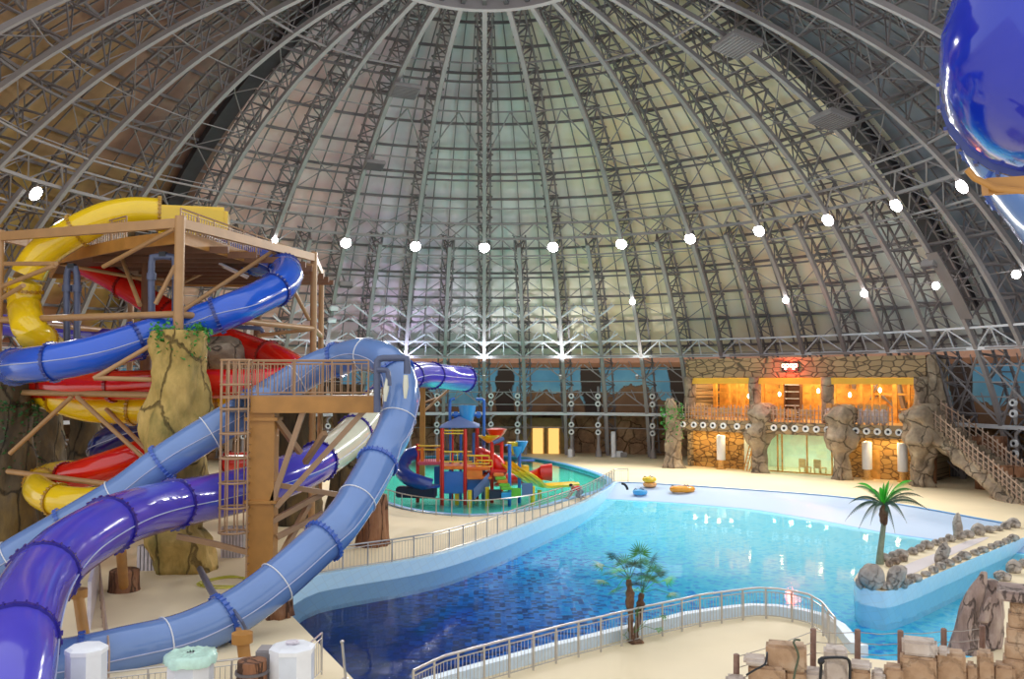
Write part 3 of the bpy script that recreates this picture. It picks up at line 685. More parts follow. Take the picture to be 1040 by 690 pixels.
# the slide bend hanging close to the camera, upper right
ov = slide('overhead_slide', 'deep blue glossy slide bend hanging close overhead at the upper right', [(1125, -120, 8.4), (1096, -40, 8.5), (1070, 35, 8.8), (1064, 82, 9.8), (1090, 106, 11.6), (1140, 120, 14), (1200, 130, 16)], 1.05, M['deepblue'], M['blue_lip'], 2.4, seam=False)
slide('overhead_slide', 'pale blue slide tube passing behind the deep blue bend', [(1012, 140, 24), (1034, 172, 22), (1062, 208, 20.5), (1095, 240, 19), (1150, 275, 18)], .9, M['sky'], M['sky_lip'], 3.0, seam=False)
t = thing('slide_support', 'tan steel cradle beam under the overhead blue slide bend', 'support', at(1030, 190, 9.6))
mb = MB(); mb.bar(at(1000, 190, 8.9), at(1120, 183, 8.9), .12, .16); mb.build('beam', M['tan_wood'], t)
mb = MB(); mb.tube([at(982, 172, 8.8), at(990, 181, 8.8), at(1010, 191, 8.8), at(1040, 194, 8.8)], .035, 8); mb.build('saddle', M['tan_wood'], t)
# ================================================================== the slide tower
tow = thing('slide_tower', 'tall tan steel slide tower with a railed plank platform, left of the pools', 'tower', Vector((at(183, 560, 37.6).x, 37.6, 0)))
ZT = 14.66
A = G(183, 222, ZT); Bc = G(1, 236, ZT); Cc = G(319, 258, ZT)
back = Vector((Bc.x + 1.5, 53, ZT)); back2 = Vector((Cc.x - 1.0, 56, ZT))
def part(fn, name, m, parent, smooth=False, label=None):
    mb = MB(); fn(mb); return mb.build(name, m, parent, smooth, label=label)
def beam(name, p, q, w, h=None, m='tan', parent=tow): mb = MB(); mb.bar(p, q, w, h); return mb.build(name, M[m], parent)
def pipe(name, pts, r, m='tan', parent=tow, n=10): mb = MB(); mb.tube(pts, r, n); return mb.build(name, M[m], parent, True)
for p, w in ((A, .42), (Bc, .34), (Cc, .36), (back, .34), (back2, .34)):
    zb = 9.9 if p is A else 0
    pipe('post', [Vector((p.x, p.y, zb)), Vector((p.x, p.y, ZT + .1))], w / 2)
for a_, b_ in ((A, Bc), (A, Cc), (Bc, back), (Cc, back2), (back, back2)):
    beam('top_beam', a_ - Vector((0, 0, .2)), b_ - Vector((0, 0, .2)), .25, .4)
# platform: plank underside and fascia
PZ = 14.1
def onp(x, Y): p = at(x, 250, Y); return (p.x, p.y)
pl = [onp(183, 38.6), onp(128, 40.5), onp(60, 45.5), onp(52, 52), onp(150, 56), onp(262, 57), onp(296, 50)]
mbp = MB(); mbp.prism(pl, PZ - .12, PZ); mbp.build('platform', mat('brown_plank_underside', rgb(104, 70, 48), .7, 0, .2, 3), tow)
for i in range(len(pl)):
    p, q = pl[i], pl[(i + 1) % len(pl)]
    beam('fascia', (p[0], p[1], PZ - .1), (q[0], q[1], PZ - .1), .12, .55, 'tan_wood')
for k in range(9):
    y = 41 + k * 1.7; xa = -19.5 + .1 * k; xb = -9.2 - .0 * k
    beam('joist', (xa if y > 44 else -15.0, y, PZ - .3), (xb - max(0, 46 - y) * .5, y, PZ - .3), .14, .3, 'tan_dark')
def rail(name, pts, h, m, parent=None, step=.14, label=None, cat='railing', group=None, post=1.5, pr=.028, bar=.012, midr=True, closedpost=True):
    """railing along a polyline of foot points"""
    if parent is None: root = thing(name, label, cat, pts[0], 0, group)
    else: root = parent
    L_ = [0]
    for a_, b_ in zip(pts, pts[1:]): L_.append(L_[-1] + (b_ - a_).length)
    def pos(s):
        for k in range(len(pts) - 1):
            if s <= L_[k + 1] + 1e-6: return pts[k].lerp(pts[k + 1], (s - L_[k]) / max(1e-6, L_[k + 1] - L_[k]))
        return pts[-1]
    up = Vector((0, 0, 1)); T = L_[-1]; n = max(1, round(T / post)); sm = [pos(T * i / (n * 4)) for i in range(n * 4 + 1)]
    mb = MB(); mb.tube([p + up * h for p in sm], pr, 6); top_ = mb.build('top_rail' if parent is None else name, m, root, True); root = top_ if parent is not None else root
    mb = MB()
    if midr: mb.tube([p + up * (h - .13) for p in sm], pr * .55, 5)
    mb.tube([p + up * .1 for p in sm], pr * .55, 5); mb.build('lower_rail', m, root, True)
    for i in range(n + 1):
        if i > 95: break
        p = pos(T * i / n); mb = MB(); mb.tube([p, p + up * h], pr, 6); mb.build('rail_post', m, root)
    if step:
        mb = MB(); k = int(T / step)
        for i in range(k + 1):
            p = pos(T * i / k); mb.bar(p + up * .1, p + up * (h - (.13 if midr else 0)), bar * 2)
        mb.build('balusters', m, root)['kind'] = 'stuff'
    return root
M['railtan'] = mat('tan_railing', rgb(170, 134, 98), .45, 0, .08, 2)
rp = [Vector((p[0], p[1], PZ)) for p in pl]
rail('platform_railing', [rp[6], rp[0]], 1.15, M['railtan'], tow, .22, pr=.04, bar=.02)
rail('platform_railing', [rp[2], rp[3], rp[4]], 1.15, M['railtan'], tow, .22, pr=.04, bar=.02)
rail('platform_railing', [rp[1], rp[2]], 1.15, M['railtan'], tow, .22, pr=.04, bar=.02)
rail('platform_railing', [rp[4], rp[5], rp[6]], 1.15, M['railtan'], tow, .22, pr=.04, bar=.02)
# yellow start box of the second slide on the deck
part(lambda m: m.bbox(at(196, 222, 47) + Vector((0, 0, -.2)), (3.6, 1.6, 1.5), .2, .2), 'slide_start', M['yellow'], tow, True, 'yellow slide entry box')
# horizontal ring of pipes and braces
def px(x, y, Y): return at(x, y, Y)
z1 = at(183, 319, 37.6).z
for p, q in ((A, Bc), (A, Cc), (Bc, back), (Cc, back2)):
    pipe('ring_pipe', [Vector((p.x, p.y, z1)), Vector((q.x, q.y, z1))], .15)
z2 = at(183, 402, 37.6).z
pipe('ring_pipe', [Vector((A.x, A.y, z2)), Vector((Bc.x + .4, Bc.y, z2 + .1))], .14)
z3 = at(133, 495, 37.0).z
pipe('ring_pipe', [px(133, 495, 37.2), px(8, 479, 40.5)], .12)
for a_, b_ in ((px(73, 403, 39.6), px(10, 461, 40)), (px(78, 403, 39.6), px(152, 471, 38.2)), (px(108, 416, 40.5), px(153, 461, 39)), (px(95, 385, 36.5), px(160, 347, 37.4)), (px(95, 384, 36.5), px(160, 386, 37.4)),
               (px(276, 256, 45), px(176, 322, 37.8)), (px(278, 256, 45), px(314, 325, 48)), (px(5, 268, 41), px(57, 268, 38)), (px(2, 291, 41), px(55, 270, 38)), (px(2, 303, 41), px(24, 290, 38.5)),
               (px(105, 271, 41), px(178, 232, 37.8)), (px(142, 310, 40), px(124, 263, 44)), (px(158, 309, 39), px(178, 270, 39)), (px(262, 262, 48), px(318, 240 + 30, 48)), (px(262, 341, 48), px(314, 335, 48)), (px(60, 268, 47), px(180, 290, 47)), (px(60, 290, 52), px(178, 262, 50)), (px(180, 290, 50), px(262, 250, 52))):
    pipe('brace', [a_, b_], .1)
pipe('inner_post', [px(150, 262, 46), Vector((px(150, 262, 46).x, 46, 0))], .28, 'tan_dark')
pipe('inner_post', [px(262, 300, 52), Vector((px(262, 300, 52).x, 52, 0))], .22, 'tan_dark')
part(lambda m: m.bar(px(198, 234, 41.5), px(232, 249, 43), .12, .06), 'tube_light', M['white'], tow, label='white tube light under the platform')
part(lambda m: m.bar(px(222, 268, 46), px(252, 282, 46.5), .9, .08), 'white_panel', M['white'], tow, label='white ceiling panel under the platform')
# water pipes (inverted U) hanging below the platform
M['pipe_grey'] = mat('slate_grey_pipe', rgb(84, 92, 118), .35, 0, .08, 2)
for xs_, Y_, y0, y1, lab in (((154, 178), 39.5, 261, 322, 'slate grey hoop pipe under the platform beside the corner post'), ((68, 78), 42, 273, 350, 'narrow dark hoop pipe under the left of the platform')):
    t = thing('water_pipe', lab, 'pipe', px(xs_[0], y1, Y_))
    mb = MB(); mb.tube(spline([px(xs_[0], y1, Y_), px(xs_[0], y0 + 6, Y_), px(xs_[0] + 4, y0, Y_), px(xs_[1] - 4, y0, Y_), px(xs_[1], y0 + 6, Y_), px(xs_[1], y1 - 4, Y_)], .5), .15, 10); mb.build('hoop', M['pipe_grey'], t, True)
    mb = MB(); c = px((xs_[0] + xs_[1]) / 2, y0 - 5, Y_); mb.bar(c, px((xs_[0] + xs_[1]) / 2, y0, Y_), .3); mb.build('bracket', M['black'], t)
    mb = MB()
    for x in xs_: p = px(x, y0 + 20, Y_); mb = MB(); mb.tube([p - Vector((0, 0, .15)), p + Vector((0, 0, .15))], .21, 12); mb.build('collar', M['pipe_grey'], t, True)
t = thing('water_pipe', 'grey drain pipe lying across behind the corner post, beside the red slide', 'pipe', px(228, 331, 41)); mb = MB(); mb.tube(spline([px(228, 331, 41), px(250, 333, 41.4), px(264, 334, 41.6), px(267, 338, 41.6)], .3), .1, 8); mb.build('run', M['pipe_grey'], t, True)
# ---- rock columns: lathe with fractal displacement
def column(name, label, c, prof, m, seed=0, amp=.22, cat='rock column', n=40, squash=(1, 1), group=None, twist=0.0, ridges=0):
    """prof: (z, radius, dx) rows"""
    rows = []; zs = prof; K = int((zs[-1][0] - zs[0][0]) / .22) + 2
    for k in range(K):
        z = zs[0][0] + (zs[-1][0] - zs[0][0]) * k / (K - 1)
        for a_, b_ in zip(zs, zs[1:]):
            if z <= b_[0] + 1e-6: break
        f = (z - a_[0]) / max(1e-6, b_[0] - a_[0]); f = f * f * (3 - 2 * f); r = a_[1] + (b_[1] - a_[1]) * f; dx = a_[2] + (b_[2] - a_[2]) * f
        row = []
        for i in range(n):
            th = 2 * math.pi * i / n; d = Vector((math.cos(th), math.sin(th), 0))
            q = Vector((d.x * 1.3, d.y * 1.3, z * .55 + seed * 9)); w = noise.fractal(q, 1, 2, 5)
            st = abs(noise.noise(Vector((d.x * .9 + seed, d.y * .9, z * .35)))) * 1.6
            rr = r * (1 + amp * w + amp * st * .8 - amp * .4 + (.1 * math.sin(ridges * th + z * twist) if ridges else 0))
            row.append(Vector((c[0] + dx + d.x * rr * squash[0], c[1] + d.y * rr * squash[1], z)))
        rows.append(row)
    mb = MB(); mb.rings(rows); o = mb.build(name, m, smooth='all', loc=(c[0], c[1], zs[0][0])); return setp(o, label, cat, group)
M['tanrock'] = rockmat('mossy_tan_rock', rgb(96, 98, 44), rgb(174, 146, 78), rgb(206, 172, 100), 1.0, .4, 1.0, .7, (1, 1, .45))
M['darkrock'] = rockmat('dark_forest_rock', rgb(44, 40, 30), rgb(86, 70, 46), rgb(124, 100, 50), .7, .6, 1.0, .7, (1, 1, .35))
M['woodrock'] = rockmat('brown_bark_rock', rgb(84, 52, 34), rgb(138, 92, 62), rgb(170, 124, 88), 1.2, .6, 1.0, 1.2, (1, 1, .25))
M['greyrock'] = rockmat('grey_brown_rock', rgb(104, 90, 74), rgb(150, 132, 110), rgb(186, 170, 144), .8, .6, .9, .7)
cA = Vector((A.x, A.y, 0))
rockA = column('rock_column', 'tall mossy tan rock column under the front corner post of the slide tower', (cA.x - .05, cA.y), [(0, 1.3, .4), (1.4, 1.3, .3), (1.7, 1.05, .2), (3.2, 1.1, .1), (4.8, 1.25, -.05), (6.2, 1.35, 0), (7.2, 1.15, .1), (8.3, 1.05, .1), (9.2, 1.15, .15), (9.9, 1.05, .2)], M['tanrock'], 1, .3)
cB = Vector((Bc.x + .7, Bc.y, 0))
column('rock_column', 'dark mossy rock trunk at the left edge beside the low yellow slide', (cB.x, cB.y), [(0, 1.35, 0), (3, 1.0, .1), (6, .85, 0), (8.6, .95, -.1), (9.0, .7, -.1)], M['darkrock'], 3, .25)
for k, (x, Y, ztop, r, lab) in enumerate(((42, 52, 9, 1.3, 'dark rock trunk behind the tower, next to the left edge trunk'), (86, 60, 7.0, 1.2, 'brown rock trunk far behind the navy slide'), (300, 50, 7.4, 1.25, 'dark green rock trunk behind the walkway braces'), (352, 54, 7.6, 1.1, 'dark rock trunk behind the cream slide section'))):
    p = at(x, 450, Y); column('rock_stack', lab, (p.x, p.y), [(0, r * 1.2, 0), (2, r, 0), (ztop * .7, r * .8, .1), (ztop, r * .95, 0)], M['darkrock'], 10 + k, .22)
p = at(379, 520, 43.9 - .8); column('tree_stump', 'brown bark stump pedestal under the light blue slide by the railing', (p.x, p.y), [(0, .82, 0), (.4, .74, 0), (1.8, .55, .1), (2.4, .45, .15)], M['woodrock'], 21, .1, 'stump', ridges=9)
p = at(282, 600, 30.3); column('tree_stump', 'short bark stump under the light blue slide by the pool corner', (p.x, p.y), [(0, .55, 0), (.3, .48, 0), (1.5, .36, 0)], M['woodrock'], 22, .1, 'stump', ridges=9)
# ivy on the columns
M['leaf'] = mat('ivy_leaf', rgb(60, 140, 52), .5, 0, .35, 5); M['leafdark'] = mat('dark_leaf', rgb(40, 92, 40), .5, 0, .3, 5)
def ivy(label, c, rx, rz, n, m='leaf', s=.2, cat='ivy', name='ivy'):
    mb = MB(); rr = random.Random(len(label) * 7 + n)
    for k in range(n):
        th = rr.uniform(0, 6.283); q = Vector(c) + Vector((math.cos(th) * rx * rr.uniform(.75, 1.12), math.sin(th) * rx * rr.uniform(.75, 1.12), rr.uniform(-1, .25) ** 1 * rz * rr.random()))
        E_ = Euler((rr.uniform(-1, 1), rr.uniform(-1, 1), rr.uniform(0, 6.28))).to_matrix(); l = s * rr.uniform(.6, 1.3)
        mb.add([q + E_ @ Vector(v) for v in ((0, 0, 0), (l * .35, l * .5, .03), (0, l, -.03), (-l * .35, l * .5, .03))], [(0, 1, 2, 3)])
    return setp(mb.build(name, M[m]), label, cat, kind='stuff')
ivy('green ivy draped over the top of the tan rock column', (cA.x + .1, cA.y, 10.0), 1.05, 1.6, 420)
ivy('green ivy climbing the dark left edge trunk', (cB.x, cB.y, 6.6), 1.1, 4.5, 420, 'leafdark')
# ---- walkway with big square column
wk = thing('walkway', 'tan steel walkway with railing beside the light blue slide loop', 'walkway', Vector((at(268, 560, 34.9).x, 34.9, 0)))
WY = 34.4; zw = at(300, 402, WY).z
xa, xb = at(224, 400, WY).x, at(383, 400, WY).x
part(lambda m: (m.box(((xa + xb) / 2, WY + .9, zw - .06), (xb - xa, 1.8, .12))), 'deck', M['railtan'], wk)
part(lambda m: m.box(((at(255, 400, WY).x + xb) / 2, WY, zw - .35), (xb - at(255, 400, WY).x, .14, .62)), 'fascia', M['tan_wood'], wk)
part(lambda m: m.box(((xa + xb) / 2, WY + 1.8, zw - .35), (xb - xa, .14, .6)), 'fascia', M['tan_wood'], wk)
part(lambda m: m.box(((xa + xb) / 2, WY + .9, zw - .55), (xb - xa, 1.2, .2)), 'underframe', M['steel_dark'], wk)
cx = at(267, 500, 34.9).x
part(lambda m: m.box((cx, 34.9, zw / 2 - .3), (1.0, .8, zw - .6)), 'column', M['tan_wood'], wk, label='broad ochre steel column')
for z_ in (zw - .9, 3.2): part(lambda m: m.box((cx, 34.9, z_), (1.25, 1.0, .12)), 'column_collar', M['tan_wood'], wk)
rail('walkway_railing', [Vector((xa, WY + .05, zw)), Vector((at(374, 400, WY).x, WY + .05, zw))], 1.35, M['railtan'], wk, .26, post=1.3, pr=.035, bar=.014)
rail('walkway_railing', [Vector((xa, WY + 1.75, zw)), Vector((xb, WY + 1.75, zw))], 1.35, M['railtan'], wk, .26, post=1.3, pr=.035, bar=.014)
for a_, b_ in (((308, 418), (276, 512)), ((373, 414), (281, 515)), ((276, 492), (346, 503)), ((281, 546), (328, 522)), ((285, 566), (314, 512)), ((276, 420), (305, 460)), ((330, 440), (310, 470)), ((276, 530), (330, 500)), ((268, 565), (215, 552)), ((215, 552), (180, 545))):
    beam('brace', at(*a_, 34.6), at(*b_, 34.6 + (1.2 if b_[0] > 300 else 0)), .2, .2, 'railtan', wk)
# caged ladder
ld = thing('caged_ladder', 'tan caged ladder rising beside the ochre walkway column', 'ladder', Vector((at(240, 560, 34.4).x, 34.4, 0)))
lx = at(237, 560, 34.4).x; ztop = at(237, 366, 34.4).z
for s in (-1, 1): part(lambda m: m.bar((lx + .55, 34.4 + s * .22, 0), (lx + .55, 34.4 + s * .22, ztop), .06), 'rail', M['railtan'], ld)
for k in range(int(ztop / .3) - 1): part(lambda m: m.bar((lx + .55, 34.18, .3 + .3 * k), (lx + .55, 34.62, .3 + .3 * k), .035), 'rung', M['railtan'], ld)
for k in range(8):
    z = 2.1 + k * (ztop - 2.1) / 7
    part(lambda m: m.tube([Vector((lx + .55 * math.cos(t_), 34.4 + .5 * math.sin(t_), z)) for t_ in [math.pi * 2 * i / 18 for i in range(18)]], .045, 6, closed=True), 'hoop', M['railtan'], ld, True)
for k in range(7):
    t_ = math.pi * (.35 + 1.3 * k / 6)
    part(lambda m: m.bar((lx + .55 * math.cos(t_), 34.4 + .5 * math.sin(t_), 2.1), (lx + .55 * math.cos(t_), 34.4 + .5 * math.sin(t_), ztop), .05), 'cage_bar', M['railtan'], ld)
# hoop pipe over the light blue slide
t = thing('water_pipe', 'dark slate hoop pipe with valves over the light blue slide start', 'pipe', at(383, 420, 33.2))
mb = MB(); mb.tube(spline([at(383, 419, 33.2), at(383, 400, 33.2), at(383, 372, 33.2), at(385, 365, 33.2), at(395, 364, 33.2), at(411, 364, 33.2), at(413.5, 367, 33.2), at(413.5, 380, 33.2)], .4), .13, 10); mb.build('hoop', M['pipe_grey'], t, True)
mb = MB(); mb.tube(spline([at(384, 376, 33.1), at(390, 376, 33), at(394, 378, 33), at(395, 392, 33)], .3), .1, 8); mb.build('branch', M['pipe_grey'], t, True)
for x, y0, y1 in ((394, 384, 408), (412, 381, 405)): mb = MB(); mb.tube([at(x, y0, 33), at(x + (0 if x > 400 else -2), (y0 + y1) / 2, 33), at(x + (-.5 if x > 400 else -3), y1, 33)], [.08, .11, .05], 8); mb.build('water_jet_channel', M['cream'], t, True, label='pale fibreglass water channel')
# slide supports on the ground
def support(label, top, base, w, m='tan_wood', foot=None):
    t = thing('slide_support', label, 'support', Vector((base.x, base.y, 0)))
    mb = MB(); mb.tube([Vector((base.x, base.y, 0)), top], w, 10); mb.build('post', M[m], t, True)
    mb = MB(); mb.tube([top - Vector((0, 0, .15)), top + Vector((0, 0, .1))], w * 1.7, 12); mb.build('cap', M[m], t, True)
    if foot: mb = MB(); mb.lathe((base.x, base.y, 0), [(foot * 1.05, 0), (foot, .1), (foot * .95, .75), (foot * .8, .8)], 18); mb.build('footing', M['woodrock'], t, True)
    else: mb = MB(); mb.box((base.x, base.y, .04), (w * 4, w * 4, .08)); mb.build('base_plate', M['steel'], t)
    return t
b0 = G(126, 600); support('ochre post on a round concrete footing under the purple slide', at(122, 548, b0.y - 4), b0, .17, foot=.55)
b0 = G(88, 664); support('leaning ochre post under the first bend of the purple slide', at(79, 602, b0.y + .9), b0, .16)
b0 = G(252, 712); support('ochre post under the lower end of the light blue slide', at(246, 647, 23.6), Vector((at(252, 690, 23.4).x, 23.4, 0)), .16)
beam('saddle_arm', at(246, 647, 23.6) - Vector((0, 0, .1)), at(242, 640, 26.6), .14, .14, 'tan_wood', [o for o in bpy.data.objects if o.get('label', '').startswith('ochre post under the lower end')][0])
t = thing('slide_support', 'tall ochre post carrying the far purple tube end', 'support', Vector((at(429, 470, 66).x, 66, 0)))
x_ = at(429, 470, 66).x
part(lambda m: m.box((x_, 66, 4), (.38, .38, 8)), 'post', M['tan_wood'], t)
part(lambda m: m.bar(at(426, 394, 66), at(462, 392, 67), .2), 'arm', M['tan'], t)
part(lambda m: m.bar(at(428, 420, 66), at(458, 394, 67), .16), 'strut', M['tan'], t)
part(lambda m: m.bar(at(428, 410, 66), at(445, 404, 67), .12), 'strut', M['tan'], t)
# steps/rock fill behind the corner post
b0 = at(222, 360, 44); 
setp(MB().blob(b0, (1.6, 1.6, .9), 31, .3, 1.2, 3).build('rock_ledge', M['greyrock'], smooth='all'), 'grey rock ledge between the tan rock column and the red slide', 'rock')
# grey outlet pipe on the sand by the tan column
t = thing('water_pipe', 'grey elbow pipe running from the tan rock column base to the light blue slide', 'pipe', G(203, 576))
mb = MB(); mb.tube(spline([G(203, 578, .35), G(209, 590, .6), at(219, 606, 28.5), at(229, 608, 28)], .2), .12, 10); mb.build('run', M['pipe_grey'], t, True)
mb = MB(); q = [p + v for p in (at(228, 608, 28),) for v in (Vector((0, 0, 0)),)]
mb.tube(spline([at(229, 608, 27.6), at(236, 618, 26.9), at(246, 632, 26.4), at(250, 640, 26.6)], .3), .05, 8); mb.build('strap', M['pipe_grey'], t, True)
# ================================================================== stone restaurant building on the right
def hexdir(a): return Vector((math.cos(a), math.sin(a), 0))
BL = G(692, 474); BR = G(940, 492); U = (BR - BL); BLEN = U.length; U.normalize(); V = Vector((-U.y, U.x, 0))   # U along the front, V into the building
BANG = math.atan2(U.y, U.x)
def fb(u, v, z): return BL + U * u + V * v + Vector((0, 0, z))
def bbx(mb, u0, u1, v0, v1, z0, z1):
    mb.box(fb((u0 + u1) / 2, (v0 + v1) / 2, (z0 + z1) / 2), (u1 - u0, v1 - v0, z1 - z0), BANG)
def stonemat(name, c1, c2, mortar, w=.9, h=.45, bump=.8):
    """irregular flagstones: stretched Voronoi cells with dark joints"""
    m = bpy.data.materials.new(name); m.use_nodes = True; nt = m.node_tree; N = nt.nodes; L = nt.links; b = N['Principled BSDF']; b.inputs['Roughness'].default_value = .8
    tc = N.new('ShaderNodeTexCoord'); mp = N.new('ShaderNodeMapping'); mp.vector_type = 'POINT'; mp.inputs['Rotation'].default_value = (0, 0, -BANG); L.new(tc.outputs['Object'], mp.inputs[0])
    sc_ = N.new('ShaderNodeVectorMath'); sc_.operation = 'MULTIPLY'; sc_.inputs[1].default_value = (1 / w, .05, 1 / h); L.new(mp.outputs[0], sc_.inputs[0])
    v1 = N.new('ShaderNodeTexVoronoi'); v1.inputs['Scale'].default_value = 1; v1.inputs['Randomness'].default_value = .8; L.new(sc_.outputs[0], v1.inputs['Vector'])
    v2 = N.new('ShaderNodeTexVoronoi'); v2.feature = 'DISTANCE_TO_EDGE'; v2.inputs['Scale'].default_value = 1; v2.inputs['Randomness'].default_value = .8; L.new(sc_.outputs[0], v2.inputs['Vector'])
    sp = N.new('ShaderNodeSeparateColor'); L.new(v1.outputs['Color'], sp.inputs[0]); r = ramp(N, [(.1, c1), (.9, c2)]); L.new(sp.outputs[0], r.inputs[0])
    r2 = ramp(N, [(.02, (0, 0, 0, 1)), (.08, (1, 1, 1, 1))]); L.new(v2.outputs['Distance'], r2.inputs[0]); mx = N.new('ShaderNodeMixRGB'); L.new(r2.outputs[0], mx.inputs[0]); mx.inputs[1].default_value = mortar; L.new(r.outputs[0], mx.inputs[2])
    L.new(mx.outputs[0], b.inputs['Base Color']); bp = N.new('ShaderNodeBump'); bp.inputs['Strength'].default_value = bump; bp.inputs['Distance'].default_value = .06; L.new(r2.outputs[0], bp.inputs['Height']); L.new(bp.outputs[0], b.inputs['Normal']); return m
M['stone'] = stonemat('tan_flagstone', rgb(172, 146, 108), rgb(150, 128, 96), rgb(92, 78, 60))
M['stoneor'] = stonemat('ochre_flagstone', rgb(196, 152, 84), rgb(176, 130, 68), rgb(112, 80, 44), .7, .4)
M['lintel'] = mat('golden_lintel_paint', rgb(238, 184, 60), .5, 0, .06, 1)
M['goldwood'] = mat('honey_wood', rgb(214, 156, 72), .5, 0, .3, 2)
M['floorwood'] = mat('restaurant_floor', rgb(196, 150, 90), .5, 0, .1, 2)
bld = thing('stone_building', 'two-storey flagstone restaurant building with three golden open bays, under the right of the dome', 'building', fb(BLEN / 2, 0, 0))
Z1, Z2, ZB, ZT_ = 3.35, 4.35, 8.05, 9.75      # balcony slab bottom, top, bay top, roof
def bp_(fn, name, m, label=None, parent=bld, smooth=False):
    mb = MB(); fn(mb); return mb.build(name, m, parent, smooth, label=label)
bp_(lambda m: bbx(m, .2, BLEN, .6, 1.4, ZB, ZT_), 'parapet', M['stone'])
bp_(lambda m: bbx(m, 0, BLEN, 6.2, 6.5, 0, ZT_), 'back_wall', M['goldwood'])
bp_(lambda m: bbx(m, .2, BLEN, .8, 6.4, ZB + .7, ZB + .9), 'upper_ceiling', M['goldwood'])
for u_ in (.2, BLEN - .4): bp_(lambda m: bbx(m, u_, u_ + .4, .8, 6.4, 0, ZT_), 'side_wall', M['stone'])
bp_(lambda m: bbx(m, 0, BLEN, -.6, 6.2, Z1 + .1, Z2 - .1), 'balcony_slab', M['stone'])
bp_(lambda m: bbx(m, -.3, BLEN - .3, -.85, -.6, Z1, Z2), 'balcony_fascia', M['stone'])
bp_(lambda m: bbx(m, 0, BLEN, -.6, 6.2, Z2 - .1, Z2), 'upper_floor', M['floorwood'])
bp_(lambda m: bbx(m, .3, BLEN - .3, .5, .75, ZB - .55, ZB - .02), 'golden_lintel', M['lintel'], 'golden lintel band')
PILL = [.55, 6.9, 13.3, BLEN - .35]
for k, u in enumerate(PILL):
    def f(m, u=u, k=k):
        rows = []
        for j in range(14):
            z = Z2 + (ZB - Z2 + .05) * j / 13; row = []
            for i in range(20):
                th = 2 * math.pi * i / 20; q = fb(u, .75, z); d = Vector((math.cos(th), math.sin(th), 0)); r = .52 + .13 * noise.noise(Vector((d.x * 1.5 + k * 5, d.y * 1.5, z * 1.2)))
                row.append(q + d * r)
            rows.append(row)
        m.rings(rows)
    bp_(f, 'pillar', M['greyrock'], smooth='all')
# ground floor walls with bays
bp_(lambda m: bbx(m, .3, 5.6, 1.2, 1.5, 0, Z1), 'ground_wall', M['stoneor'])
bp_(lambda m: bbx(m, 14.0, BLEN - .1, 1.2, 1.5, 0, Z1), 'ground_wall', M['stoneor'])
bp_(lambda m: [bbx(m, a_, a_ + .8, 1.05, 1.2, .9 + .1 * q, 1.6 + .1 * q) for q, a_ in enumerate((.9, 2.0, 4.3))], 'relief_panel', M['stoneor'])
bp_(lambda m: bbx(m, 16.4, 17.25, 1.08, 1.2, 0, 2.3), 'door', M['goldwood'], 'plain golden wooden door')
glass = bpy.data.materials.new('pale_green_glass'); glass.use_nodes = True; nt = glass.node_tree; nt.nodes.clear(); N = nt.nodes; L = nt.links
o_ = N.new('ShaderNodeOutputMaterial'); t_ = N.new('ShaderNodeBsdfTransparent'); t_.inputs[0].default_value = (.9, 1, .92, 1); g_ = N.new('ShaderNodeBsdfGlossy'); g_.inputs[1].default_value = .03; x_ = N.new('ShaderNodeMixShader'); x_.inputs[0].default_value = .07
L.new(t_.outputs[0], x_.inputs[1]); L.new(g_.outputs[0], x_.inputs[2]); L.new(x_.outputs[0], o_.inputs[0]); M['glass'] = glass
bp_(lambda m: bbx(m, 6.2, 13.4, 1.3, 1.34, .05, Z1 - .1), 'shop_glass', M['glass'])
bp_(lambda m: [bbx(m, u, u + .09, 1.25, 1.4, 0, Z1) for u in (6.2, 8.6, 9.0, 11.2, 13.3)] + [bbx(m, 6.2, 13.4, 1.25, 1.4, 0, .1)], 'glass_frame', M['goldwood'])
M['palewall'] = mat('pale_interior_plaster', rgb(226, 232, 214), .7, 0, .06, 2)
bp_(lambda m: (bbx(m, 5.9, 13.7, 5.9, 6.15, 0, Z1), bbx(m, 5.6, 5.9, 1.2, 6.1, 0, Z1), bbx(m, 13.7, 14.0, 1.2, 6.1, 0, Z1)), 'shop_wall', M['palewall'])
# interior lights of the building
def area(name, p, sx_, sy_, w, col, rot=(0, 0, 0)):
    l = bpy.data.lights.new(name, 'AREA'); l.shape = 'RECTANGLE'; l.size = sx_; l.size_y = sy_; l.energy = w; l.color = col
    o = bpy.data.objects.new(name, l); COL.objects.link(o); o.location = p; o.rotation_euler = rot; return o
for u in (3.6, 10.1, 16.6):
    area('restaurant_light', fb(u, 3.4, ZB + .6), 4.5, 3.5, 260, (1, .80, .44), (0, 0, BANG))
for u, c, w in ((3, (1, .74, .36), 80), (17, (1, .74, .36), 90)):
    for q in (-1.8, -.6, .6, 1.8): area('arcade_light', fb(u + q, .2, Z1 - .05), .25, .25, w / 4, c, (0, 0, BANG))
for q in (-2.4, -.8, .8, 2.4): area('shop_light', fb(9.8 + q, 3.0, Z1 - .1), .3, .3, 30, (.93, 1, .88), (0, 0, BANG))
